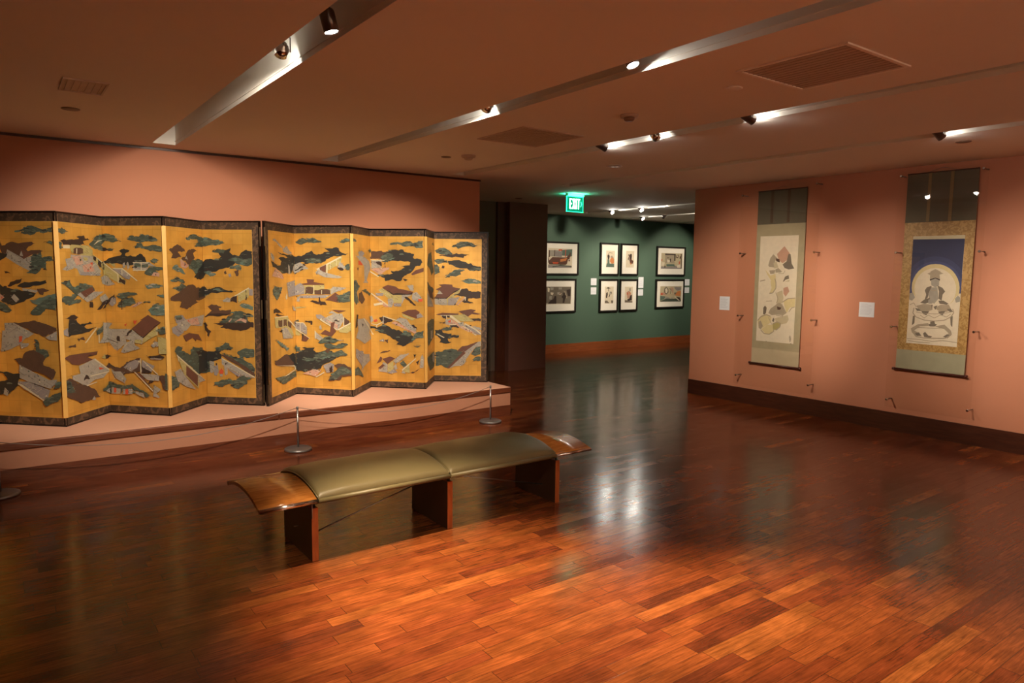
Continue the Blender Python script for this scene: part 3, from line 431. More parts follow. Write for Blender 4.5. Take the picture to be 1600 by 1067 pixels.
Q5=g 206 1622 286 1670 349 1682 439 1674 537 1637 483 1622 403 1630 287 1598 269 1620;g 0 1573 53 1600 116 1609 179 1579 215 1548 224 1517 152 1512 53 1542 0 1573;k 35 1524 116 1525 269 1549 341 1541 421 1528 359 1514 350 1492 215 1495;g 0 1462 44 1476 152 1463 170 1428 44 1418 0 1461;i 161 1455 305 1460 395 1430 440 1431 467 1404 561 1387 561 1347 449 1342 395 1368 251 1384 179 1410;g 413 1350 449 1377 561 1374 561 1347 458 1340;g 4 1284 0 1387 0 1409 35 1413 71 1320;k 89 1369 98 1401 125 1392 116 1365;g 125 1258 197 1321 179 1312 269 1353 350 1350 314 1323 323 1296 278 1278 161 1260;t 315 1220 378 1238 440 1244 557 1218 558 1187 450 1190 360 1203;r 49 1172 125 1178 216 1174 225 1143 306 1130 144 1007 0 1010 0 1012 62 1096 17 1114 89 1150;k 0 1016 144 1015 310 1133 315 1122 148 1003 0 1006;w 35 1060 62 1105 103 1061;w 3 1001 144 1003 162 963 153 927 8 934;y 148 1003 306 1117 315 1099 216 999 162 927;c 310 1130 324 1131 324 1019 313 1018;v 171 1008 306 1027 252 928 162 927;p 270 937 369 1028 387 1028 279 924;k 324 1117 396 1131 414 1100 450 1092 558 1093 558 1021 468 1020 414 1011 405 984 473 956 360 956 333 974 378 1028 234 1044 306 1081;c 365 1028 383 1028 378 983 371 983;r 17 813 98 836 298 827 289 813 53 806;r 270 836 307 859 442 883 505 870 469 847 564 826 524 818 451 824 406 792 298 850;k 415 779 452 770 564 767 560 736 488 739;y 89 806 298 813 361 823 488 735 397 733 325 733 198 785;c 76 806 207 808 516 572 498 567 198 776 80 794;k 89 800 144 801 144 757 108 770;k 157 803 189 803 189 780 157 780;c 144 807 153 807 153 748 144 748;p 207 767 298 696 525 572 362 633 253 695 144 689;w 135 748 198 767 207 713 135 698;R 166 735 203 753 198 717 171 721;d 58 715 126 730 130 707 71 707;w 289 714 352 728 361 679 307 678;k 180 690 253 695 303 655 198 654;c 176 696 262 700 266 688 176 685;k 379 711 407 697 452 689 443 675 398 684;v 361 679 379 706 565 612 565 573 516 581;c 370 715 506 645 565 596 565 585 561 580 497 631 366 701;w 452 684 565 660 565 629 506 645;g 98 639 162 662 216 668 207 627 135 621;i 8 629 89 634 108 594 207 586 208 563 298 565 298 542 217 536 162 522 171 495 208 481 117 466 62 475 80 511 8 565;c 35 584 126 539 117 530 35 573;g 12 355 99 366 117 384 208 404 326 369 353 361 254 268 163 166 126 174 80 201 16 191;r 335 433 399 443 507 486 534 491 362 361 385 357 181 161 153 164 353 370 272 369;w 181 159 385 354 367 365 534 491 565 495 565 440 498 427 381 270 381 242 327 196 245 190;g 453 353 508 427 565 440 565 351 517 327 449 335;g 458 248 490 299 565 308 565 264 508 263
S1=e 5352 2153 4826 2136 4809 1362 5346 1340;p 5107 1922 5009 2019 4935 1932 4919 1883 5025 1810 5083 1859;q 5221 1785 5197 1873 5157 1922 5127 1897 5083 1859 5067 1822 5125 1847 5134 1760 5205 1766;d 5119 1872 5069 1859 5060 1822 5110 1835;h 5024 1797 4971 1834 4949 1926 4921 1920 4902 1809 4864 1748 4938 1736 4994 1754;q 5118 1735 5077 1754 5026 1710 5046 1698 5116 1697;q 5203 1722 5118 1728 5130 1684 5186 1678;b 5151 1810 5110 1835 5078 1760 5133 1747;o 5261 1734 5185 1659 5143 1672 5116 1685 5095 1560 5132 1458 5188 1437 5164 1520 5208 1545 5259 1556 5267 1569 5223 1557 5168 1596 5229 1671;q2 5119 1622 5094 1547 5118 1471 5173 1438;q2 5326 1587 5254 1604;h 5018 1561 4981 1649 4934 1668 4925 1625 4972 1612;b 5037 1536 4985 1587 4918 1613 4927 1539 4981 1513 5000 1363 5083 1350 5061 1460 5116 1421;p 4981 1513 4927 1526 4908 1441 4961 1414 4992 1463;q1.5 5062 1473 5007 1487 5029 1387 5098 1350;q1.5 4973 1364 4892 1392 4811 1389;q1 5074 1685 5004 1686 4985 1723;e 5359 1581 4831 1591 4824 837 5339 836;o 5178 1584 5103 1586 5106 1506 5140 1445 5185 1443 5158 1504;q2 5103 1586 5098 1506 5140 1445 5185 1439;p 4995 1509 4938 1530 4913 1472 4960 1405 4991 1443;b 5081 1453 5008 1482 4988 1390 5000 1324 5073 1314;q1.5 5096 1453 5061 1374 5081 1320;o 4986 1351 4915 1387 4830 1390 4831 1286 4895 1276 4935 1208 4968 1286;q2 5000 1337 4930 1382 4830 1394;e 4900 1237 4866 1278 4831 1292 4832 1188 4890 1185;q1.5 4906 1223 4873 1271 4831 1286;q 5187 1194 5160 1250 5087 1300 5029 1329 4983 1285 4935 1208 4977 1180 5066 1181 5140 1170;q 5088 1307 5044 1329 4991 1305 5012 1277 5072 1287;d 5071 1281 5011 1270 5025 1243 5062 1241;b 5093 1133 4976 1166 4919 1183 4901 1131 4928 1083 5000 1065 5076 1087;h 5260 1177 5260 1258 5238 1284 5214 1260 5221 1192 5240 1171;o 5334 1090 5278 1162 5202 1180 5139 1143 5150 1075 5195 1045 5269 999 5316 996;q 5320 1078 5290 1093 5255 1027 5284 984 5313 996;q2 5334 1090 5292 1141 5217 1172 5155 1156;q1 5184 1141 5135 1063 5102 1025;o 5276 985 5195 1045 5119 1050 5093 998 5128 942 5204 926;q2 5284 977 5235 933 5158 930 5099 971 5102 1025;y 5120 1064 5061 1092 5008 1078 5013 1031 5070 987 5108 997;q2 5120 1064 5054 1092 5008 1071 5016 1031 5070 987;h 5129 1097 5116 1138 5096 1126 5103 1085;q1.5 5080 1174 5006 1165 4984 1179 4990 1152;q1 5226 1341 5142 1347;q2 4876 935 4862 897 4872 857;q1.5 4882 922 4869 857;k 5202 841 5190 842 5189 831 5202 830;k 4868 841 4850 841 4850 832 4867 832;k 5339 831 5320 832 5319 822 5338 822
S2=c 3515 2081 3028 2085 3030 2045 3518 2046;n 3530 2057 3029 2051 3033 1457 3517 1471;M 2974 1566 2975 1505 2987 1445 3010 1390 3042 1340 3083 1298 3132 1266 3186 1244 3244 1234 3304 1237 3363 1252 3418 1279 3469 1318 3511 1366 3545 1423 3567 1484 3578 1549 3576 1615 3561 1678 3535 1735 3499 1786 3454 1826 3402 1856 3346 1874 3287 1880 3228 1873 3172 1855 3119 1825 3073 1786 3034 1739 3004 1685 2984 1627;B 3018 1565 3019 1513 3029 1462 3049 1415 3076 1373 3111 1338 3152 1311 3198 1293 3247 1285 3298 1287 3347 1300 3394 1323 3437 1356 3472 1397 3500 1444 3519 1496 3528 1551 3526 1606 3514 1659 3493 1707 3462 1750 3425 1784 3381 1810 3333 1825 3284 1830 3234 1825 3186 1809 3141 1785 3102 1752 3069 1711 3043 1666 3026 1616;e 3513 1481 3474 1504 3027 1508 3028 975 3518 967;o 3043 1564 3044 1517 3053 1472 3071 1430 3095 1392 3127 1360 3164 1336 3205 1320 3249 1313 3294 1315 3339 1327 3381 1348 3419 1377 3451 1414 3476 1456 3492 1503 3500 1552 3499 1601 3488 1648 3469 1691 3442 1729 3408 1761 3369 1784 3326 1798 3282 1802 3237 1798 3194 1784 3154 1762 3118 1732 3089 1696 3066 1655 3050 1610;e 3074 1553 3075 1512 3083 1472 3098 1435 3120 1402 3148 1375 3180 1354 3216 1340 3255 1333 3294 1336 3333 1346 3369 1364 3402 1390 3430 1422 3452 1459 3466 1499 3473 1542 3472 1584 3462 1625 3446 1663 3422 1697 3393 1724 3359 1744 3322 1756 3283 1761 3244 1757 3206 1745 3171 1726 3140 1700 3114 1668 3094 1632 3080 1594;e 3517 1471 3472 1483 3406 1400 3363 1360 3149 1370 3096 1424 3063 1487 3024 1458 3028 975 3518 967;w 3519 1492 3484 1504 3460 1451 3488 1418 3515 1428;w 3079 1455 3053 1487 3032 1468 3031 1427 3067 1415;q 3356 1703 3308 1724 3280 1745 3240 1725 3200 1704 3238 1694 3325 1687;q 3327 1645 3326 1693 3238 1694 3229 1637 3275 1662;q 3328 1724 3280 1750 3230 1725 3238 1699 3321 1698;k 3327 1645 3275 1662 3230 1647 3232 1631 3273 1646 3323 1630;w 3317 1635 3274 1655 3236 1637 3235 1585 3268 1563 3308 1583;h 3369 1529 3351 1561 3308 1578 3301 1552 3324 1520 3335 1456 3367 1423 3351 1487;h 3250 1584 3200 1560 3174 1524 3195 1492 3201 1430 3231 1450 3231 1522;w 3307 1562 3249 1564 3231 1450 3267 1396 3317 1415 3332 1498;h 3406 1400 3368 1434 3310 1457 3326 1404 3355 1392;h 3230 1429 3182 1431 3132 1402 3150 1391 3218 1398;q1.5 3305 1531 3256 1532;w 3328 1435 3290 1447 3286 1395 3325 1393;q 3444 1366 3365 1391 3285 1384 3282 1332 3340 1308 3400 1315;q 3264 1354 3208 1388 3131 1392 3100 1341 3146 1318 3223 1325;h 3453 1345 3412 1336 3390 1316 3431 1314;h 3390 1316 3310 1315 3337 1274 3368 1285;h 3227 1319 3156 1328 3181 1283 3211 1294;h 3148 1349 3110 1351 3084 1322 3117 1320;h 3274 1364 3236 1381 3253 1334;h 3295 1384 3281 1385 3287 1332;h 3468 1258 3448 1264 3448 1184 3472 1161;h 3109 1274 3086 1280 3083 1167 3099 1187;q1.5 3463 1344 3470 1290 3436 1249 3354 1222 3255 1218 3159 1234 3104 1269 3079 1312 3091 1352;q1 3397 1273 3355 1243 3318 1277 3257 1249 3201 1284 3142 1267 3106 1300;q1 3440 1302 3399 1294 3260 1291 3145 1308 3098 1321;h 3321 1176 3292 1189 3294 1210 3255 1218 3248 1192 3225 1183 3251 1163 3290 1161;q 3480 1128 3411 1176 3312 1193 3301 1167 3390 1156 3448 1108 3406 1090 3363 1051 3424 1056 3467 1085;q 3251 1165 3156 1188 3095 1135 3081 1095 3118 1050 3167 1062 3112 1103 3153 1141;h 3355 1083 3336 1101 3304 1066 3264 1059 3282 1042 3342 1047;h 3435 1077 3396 1091 3373 1061 3413 1052;h 3157 1068 3130 1091 3092 1084 3128 1051;q1.5 3467 1096 3423 1046 3342 1036 3243 1042 3146 1048 3092 1084;q1 3450 1141 3349 1143 3250 1144 3135 1158;q1 3514 1017 3381 1017 3260 1006 3164 1025 3031 1016;q1 3502 996 3399 989 3279 989;q1 3506 1374 3467 1397 3443 1356
PA=e 8597 2118 9631 2136 9613 1753 8603 1743;t 9321 2105 9625 2128 9618 1985 9344 1995;w 9014 2097 9300 2104 9283 1978 9017 1973;R 9259 2119 9352 2121 9353 2090 9259 2091;v 9157 2070 9363 2082 9345 1963 9139 1975;r 8777 1953 8956 1987 9018 1895 9098 1959 9470 1958 9584 2064 9586 1984 9513 1919 9484 1823 9203 1827 9061 1817 8979 1848 8898 1893;O 9305 1915 9492 1950 9451 1886 9306 1868;d 8978 1894 9101 1826 9484 1831 9453 1807 9020 1809;R 9100 1865 9264 1860 9245 1828 9121 1826;d3 9014 2097 9017 1957;R2 9446 2116 9439 1965;d2 9157 2101 9149 1975;d3 9535 1919 9573 2063;v 8602 1812 9020 1801 9307 1797 9612 1793 9613 1753 8603 1743;g2 9102 1763 9307 1797 9612 1777;r 9524 1911 9566 1912 9561 1880 9531 1879
PB=h 8610 1365 9618 1359 9603 1009 8615 1029;w 9060 1347 9142 1346 9137 1299 9061 1299;w 9276 1345 9363 1345 9364 1305 9277 1305;e 8989 1347 9040 1331 9031 1252 8990 1268;e 9062 1252 9144 1243 9125 1188 9073 1204;w 9033 1173 9104 1180 9096 1093 9034 1110;w 9236 1250 9319 1257 9321 1201 9238 1202;q 9350 1281 9466 1264 9511 1135 9490 1119 9424 1264;k 9403 1240 9445 1240 9450 1200 9489 1167 9453 1103 9429 1024 9387 1032 9396 1120 9353 1153 9394 1192;k 8995 1021 9075 1094 9136 1109 9176 1179 9218 1171 9221 1016;k 9486 1296 9592 1311 9595 1166 9532 1167;e 9289 1234 9351 1233 9341 1201 9300 1194;r 9299 1241 9330 1241 9331 1209 9300 1210
PC=e 10601 2123 10839 2125 10828 1773 10589 1774;t 10609 1854 10825 1849 10828 1773 10589 1774;k 10622 2021 10667 2046 10692 2005 10671 1938 10637 1938;w 10715 2006 10761 2023 10809 1974 10810 1941 10728 1956;O 10706 1939 10762 1990 10822 1941 10820 1857 10755 1848 10703 1889;t 10625 1937 10683 1938 10699 1788 10628 1846;k 10655 2079 10673 2080 10674 2058 10656 2058;q1.5 10611 2004 10678 2088 10771 2074
PD=e 11206 2134 11432 2134 11422 1774 11191 1777;r 11237 1948 11282 2034 11329 2077 11367 2035 11358 1950 11416 1916 11399 1856 11314 1855 11298 1932;k 11306 2060 11361 2069 11358 1950 11317 1966;w 11272 1982 11300 2017 11299 1915 11269 1931;O 11314 1855 11349 1881 11356 1821;h 11241 2050 11281 2064 11307 2034 11259 2025
PE=e 10598 1356 10824 1352 10820 993 10575 1001;k 10606 1320 10668 1344 10745 1319 10680 1312;k 10614 1219 10655 1244 10661 1185 10641 1109 10606 1118;k 10686 1134 10730 1226 10771 1251 10778 1183 10753 1217 10705 1125;k1.5 10680 1311 10682 1252;h 10578 1051 10642 1059 10714 998 10580 1001;h 10759 1057 10829 1055 10819 996 10772 997;w 10717 1251 10752 1251 10743 1184 10708 1184
PF=e 11200 1349 11424 1345 11420 998 11183 1006;p 11228 1229 11300 1263 11375 1210 11355 1089 11258 1091;k 11258 1074 11319 1090 11353 1159 11396 1175 11401 1045 11265 1039;h 11181 1058 11419 1028 11420 998 11183 1006;R 11241 1212 11265 1229 11274 1177 11243 1169;O 11301 1228 11350 1236 11340 1176;w 11310 1314 11358 1323 11361 1245 11312 1254
PG=b 12331 2111 13044 2114 13027 1756 12311 1756;q 12445 2084 12765 2081 12775 1883 12454 1888;k 12444 2101 12778 2100 12779 2073 12445 2071;k 12756 2099 12805 2100 12799 1938 12759 1937;d 12820 2074 12914 2084 12891 2003 12823 2010;e 12834 2065 12888 2066 12863 2020;R 12923 1922 12963 1940 12953 1868 12920 1858;R 12319 1966 12353 1975 12347 1931 12324 1927;e 12348 1913 12441 1897 12418 1825 12326 1824;v 12319 1806 12498 1799 12739 1802 12791 1830 13025 1805 13027 1756 12311 1756;e 12516 1969 12624 1953 12600 1899 12520 1898;k 12609 1989 12643 1989 12639 1918 12612 1917;t 12495 1862 12762 1865 12792 1811 12498 1808;k 12431 1825 12470 1826 12459 1781 12433 1781;e 12846 1830 12980 1868 13012 1787 12875 1785;d 12943 2049 12984 2050 12979 1995 12947 1986;d3 12995 2104 13007 1777;h 12501 2023 12581 2015 12542 1988
PH=b 12329 1352 13048 1354 13039 994 12311 1003;h 12455 1306 12520 1342 12589 1296 12601 1215 12542 1162 12475 1180 12446 1235;e 12483 1288 12535 1315 12572 1251 12541 1189 12495 1207;p 12329 1200 12446 1217 12529 1153 12771 1159 12713 1232 12655 1323 12763 1322 12771 1150 12344 1146;v 12789 1340 13036 1330 13025 1266 12902 1248 12819 1286;h 12796 1204 13000 1211 13003 1165 12798 1158;t 12318 1138 12504 1117 12454 1055 12324 1021;w 12454 1055 12530 1126 12639 1088 12669 1033 12719 1105 12776 1049 12561 1053;R 12329 1182 12381 1208 12422 1163 12344 1150;g 12533 1071 12722 1059 13022 1064 13039 994 12311 1003 12350 1020;O 12903 1230 13026 1247 13019 1119 12826 1140;k 12801 1104 12993 1092 13038 1017 12885 1048;e 12801 1104 12827 1122 12997 1018 12969 1009;h2 12629 1305 12684 1269 12662 1178
'''
PAINT = {}
for line in PAINT_DATA.strip().split('\n'):
    k, v = line.split('=')
    L = []
    for s in v.split(';'):
        t = s.split(' '); L.append((t[0][0], float(t[0][1:] or 0), [int(a)/1000 for a in t[1:]]))
    PAINT[k] = L
def rough_edge(pts, rng, amp):
    for _ in range(2):
        out = []
        for i, p in enumerate(pts):
            q = pts[(i+1) % len(pts)]; d = math.hypot(q[0]-p[0], q[1]-p[1])
            out.append(p)
            if d > .022:
                n = (-(q[1]-p[1])/d, (q[0]-p[0])/d); a = rng.uniform(-1, 1)*min(d*.16, amp); t = rng.uniform(.35, .65)
                out.append((p[0]+(q[0]-p[0])*t+n[0]*a, p[1]+(q[1]-p[1])*t+n[1]*a))
        pts = out
    return pts
def inside_points(p, rng, n):
    tris = tessellate_polygon([[Vector((x, y, 0)) for x, y in p]]); out = []
    ar = [abs((p[b][0]-p[a][0])*(p[c][1]-p[a][1])-(p[c][0]-p[a][0])*(p[b][1]-p[a][1]))/2 for a, b, c in tris]
    if sum(ar) < 1e-5: return [], 0
    for _ in range(n):
        a, b, c = rng.choices(tris, ar)[0]; u, v = rng.random(), rng.random()
        if u+v > 1: u, v = 1-u, 1-v
        out.append(tuple(p[a][k]+u*(p[b][k]-p[a][k])+v*(p[c][k]-p[a][k]) for k in (0, 1)))
    return out, sum(ar)
DETAIL = {'g': 'gtHHi', 't': 'gtHw', 'i': 'Hik', 'd': 'drk', 'r': 'rd', 'w': 'vvqhhqcvgv', 'v': 'wvkqc', 'y': 'cykd', 'p': 'wpRkvc', 'k': 'kd'}
DENS = {'g': 2600, 't': 2600, 'i': 350, 'd': 500, 'r': 250, 'w': 2600, 'v': 1900, 'y': 1500, 'p': 3000, 'k': 300}
def add_detail(shapes, seed):
    rng = random.Random(seed); out = []
    for m, w, c in shapes:
        out.append((m, w, c))
        if m not in DETAIL: continue
        p = list(zip(c[::2], c[1::2])); pts, A = inside_points(p, rng, 1)
        if A < 2e-4: continue
        pts, _ = inside_points(p, rng, min(60, int(A*DENS[m])))
        for x, y in pts:
            k = rng.choice(DETAIL[m])
            if m in 'gti':      # brushed ridge lines and foliage tufts
                r = rng.uniform(.008, .024); q = []
                for a in range(5):
                    th = math.radians(200 - a*55 + rng.uniform(-12, 12)); q.append((x+r*math.cos(th)*1.3, y+r*.5*math.sin(th)))
                if rng.random() < .5:
                    arc = [v for a in range(5) for v in (x+r*1.4*math.cos(PI*(1-a/4)), y+r*.5*math.sin(PI*a/4))]
                    out.append(('Q' if k == 'H' else k, 1.0, arc)); continue
                out.append((k if k != 'H' else 'Q', 0, [v for t in q for v in t]))
            elif m in 'wvp':    # little figures, screens and veranda lines
                u = rng.random()
                if u < .68:
                    L_ = rng.uniform(.02, .07); sg = rng.choice((-.62, -.62, .6, 0))
                    out.append((k, .8, [x-L_/2, y-sg*L_/2, x+L_/2, y+sg*L_/2]))
                else:
                    h = rng.uniform(.008, .020); b = h*rng.uniform(.3, .6)
                    out.append((k, 0, [x-b, y-h*.5, x+b*.9, y-h*.5, x+b*.3, y+h*.4, x-b*.2, y+h*.4]))
                    if u > .88: out.append(('k', 0, [x-.003, y+h*.35, x+.003, y+h*.35, x+.0035, y+h*.35+.006, x-.002, y+h*.35+.006]))
            else:
                L_ = rng.uniform(.012, .04); out.append((k, .8, [x-L_/2, y+L_*.2, x+L_/2, y-L_*.2]))
    return out
def paint_mesh(bm, shapes, mats, to3, step=.00007, z0=.0006, lw=.0022, seed=0, rough='igktd', amp=.010, clip=None):
    rng = random.Random(seed)
    for n, (m, w, c) in enumerate(shapes):
        mt = pm(m)
        if mt not in mats: mats.append(mt)
        mi = mats.index(mt); off = z0+n*step
        pts = list(zip(c[::2], c[1::2]))
        polys = []
        if w:
            for a, b in zip(pts, pts[1:]):
                d = math.hypot(b[0]-a[0], b[1]-a[1])
                if d < 1e-5: continue
                hx, hy = -(b[1]-a[1])/d*w*lw/2, (b[0]-a[0])/d*w*lw/2
                polys.append([(a[0]+hx, a[1]+hy), (b[0]+hx, b[1]+hy), (b[0]-hx, b[1]-hy), (a[0]-hx, a[1]-hy)])
        else:
            if m in rough:
                pts = rough_edge(pts, rng, amp)
            if clip: pts = [(min(max(x, clip[0]), clip[1]), min(max(y, clip[2]), clip[3])) for x, y in pts]
            polys.append(pts)
        if w and clip and not all(clip[0] <= x <= clip[1] and clip[2] <= y <= clip[3] for x, y in pts): continue
        for p in polys:
            vs = [bm.verts.new(to3(x, y, off)) for x, y in p]
            for tri in tessellate_polygon([[Vector((x, y, 0)) for x, y in p]]):
                try:
                    f = bm.faces.new([vs[i] for i in tri]); f.material_index = mi
                except ValueError: pass

# ---------------------------------------------------------------- folding screens on the platform
DZ = .34
YP = 6.53
def platform():
    t = thing('display_platform', 'long low salmon platform with cherry wood trim carrying the folding screens', 'platform', (1.6, 7.0, 0))
    L = Vector((1.6, 7.0, 0))
    def part(n, bm, m):
        bmesh.ops.translate(bm, vec=-L, verts=bm.verts); return obj(n, bm, m, t)
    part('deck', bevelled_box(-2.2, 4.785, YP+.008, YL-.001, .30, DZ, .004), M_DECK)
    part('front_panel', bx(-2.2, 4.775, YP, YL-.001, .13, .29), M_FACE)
    bm = bevelled_box(-2.2, 2.085, YP-.012, YP+.06, .278, DZ-.003, .010, 4); part('edge_trim', bm, M_TRIM)
    bm = bevelled_box(2.087, 4.782, YP-.012, YP+.06, .278, DZ-.003, .010, 4); part('edge_trim', bm, M_TRIM)
    part('kick_board', bx(-2.2, 4.778, YP-.004, YL-.001, 0, .132), M_TRIM)
platform()

FOLDS_A = [(-.46, 6.93), (-.028, 7.37), (.424, 6.922), (.805, 7.39), (1.231, 6.921), (1.648, 7.361), (2.078, 6.945)]
FOLDS_B = [(2.104, 6.889), (2.57, 7.42), (3.006, 6.926), (3.426, 7.394), (3.884, 6.933), (4.248, 7.376), (4.756, 6.971)]
SH = 1.80
def screen(name, label, folds, keys, seed):
    c = Vector((sum(p[0] for p in folds)/len(folds), sum(p[1] for p in folds)/len(folds), DZ))
    t = thing(name, label, 'folding screen', c, 0, None)
    for i in range(len(folds)-1):
        a = Vector((*folds[i], DZ)); b = Vector((*folds[i+1], DZ)); w = (b-a).length
        d = (b-a)/w; n = Vector((d.y, -d.x, 0))     # n faces the gallery
        m3 = Matrix(((d.x, -n.x, 0, 0), (d.y, -n.y, 0, 0), (0, 0, 1, 0), (0, 0, 0, 1)))
        left_end, right_end = i == 0, i == len(folds)-2
        l = .085 if left_end else .002; r = .085 if right_end else .002
        # board
        p = obj('panel', bx(.001, w-.001, .004, .020, .006, SH-.004), M_LACQ, t)
        p.matrix_local = Matrix.Translation(a-c) @ m3
        bs = [(left_end*.014, w - right_end*.014, SH-.088, SH-.014), (left_end*.014, w - right_end*.014, .013, .078)]
        if left_end: bs.append((.016, .085, .078, SH-.088))
        if right_end: bs.append((w-.085, w-.016, .078, SH-.088))
        for q in bs: obj('brocade_border', bx(q[0], q[1], .0005, .006, q[2], q[3]), M_BROC, p)
        bs = [(0, w, SH-.014, SH), (0, w, 0, .013)]
        if left_end: bs.append((0, .016, .013, SH-.014))
        if right_end: bs.append((w-.016, w, .013, SH-.014))
        for q in bs: obj('lacquer_rail', bx(q[0], q[1], -.004, .022, q[2], q[3]), M_LACQ, p)
        # painting
        bm = bmesh.new(); mats = [M_GOLD, M_GOLDSTRIP]
        box(bm, l, w-r, -.0005, .004, .076, SH-.086)
        box(bm, l, w-r, -.0012, .004, .074, .079, 1); box(bm, l, w-r, -.0012, .004, SH-.089, SH-.084, 1)
        if left_end: box(bm, l-.003, l+.002, -.0012, .004, .074, SH-.084, 1)
        if right_end: box(bm, w-r-.002, w-r+.003, -.0012, .004, .074, SH-.084, 1)
        k = keys[i]
        if k:
            paint_mesh(bm, add_detail(PAINT[k], seed*31+i), mats, lambda x, z, o_: (x, -.0005-o_, z), seed=seed*10+i, step=.000012, clip=(l, w-r, .08, SH-.09))
        o = obj('painting', bm, mats, p)
    # bright paper hinges on the forward folds, in front of the gold field
    for i in range(1, len(folds)-1):
        if folds[i][1] < 7.1:
            f = Vector((*folds[i], DZ))-c
            bm = bmesh.new()
            box(bm, f.x-.017, f.x+.017, f.y-.0035, f.y+.012, .078, SH-.086)
            obj('paper_hinge', bm, M_GOLDSTRIP, t)
    # dark edge fittings
    for fi, s in ((0, 1), (len(folds)-1, -1)):
        f = Vector((*folds[fi], DZ))-c
        for z in (.12, .95, 1.65):
            bm = bmesh.new(); box(bm, f.x-.006, f.x+.006, f.y-.006, f.y+.004, z-.09, z+.09)
            obj('edge_fitting', bm, M_HINGE, t)
    return t
screen('folding_screen', 'left gold folding screen, six painted panels, running out of the photo on the left', FOLDS_A, [None, 'P1', 'P2', 'P3', 'P4', 'P5'], 1)
screen('folding_screen', 'right gold folding screen, six painted panels, ending at the dark passage', FOLDS_B, ['Q0', 'Q1', 'Q2', 'Q3', 'Q4', 'Q5'], 2)

# ---------------------------------------------------------------- barrier posts and cords
POSTS = [(-.05, 6.30), (2.209, 6.374), (4.395, 6.385)]
plabels = ['grey barrier post whose round foot shows at the left edge of the photo', 'slim grey barrier post with round foot behind the left end of the bench', 'slim grey barrier post with round foot at the right end of the platform']
def post(i):
    t = thing('barrier_post', plabels[i], 'barrier post', (*POSTS[i], 0), 0, None)
    bm = bmesh.new(); lathe(bm, [(0, 0), (.122, 0), (.126, .006), (.124, .018), (.112, .024), (.02, .030), (0, .030)], 40)
    obj('foot', bm, M_STEELD, t)
    bm = bmesh.new(); tube(bm, [(0,0,.029), (0,0,.392)], .0085, 14); obj('pole', bm, M_STEEL, t)
    bm = bmesh.new(); lathe(bm, [(.0085, .385), (.011, .387), (.011, .408), (.008, .413), (0, .413)], 16); obj('cap', bm, M_STEELD, t)
    return t
posts = [post(i) for i in range(3)]
for i, lb in ((0, 'thin grey rope sagging between the far left post and the middle post'), (1, 'thin grey rope sagging between the middle post and the right post')):
    a, b = Vector((*POSTS[i], .40)), Vector((*POSTS[i+1], .40)); e = (b-a).normalized()*.0112
    a = a+e; b = b-e; bm = bmesh.new()
    tube(bm, [a.lerp(b, s/20) - Vector((0, 0, .14*4*(s/20)*(1-s/20))) for s in range(21)], .0028, 6)
    tag(obj('sagging_rope', bm, M_CORD), lb, 'rope')

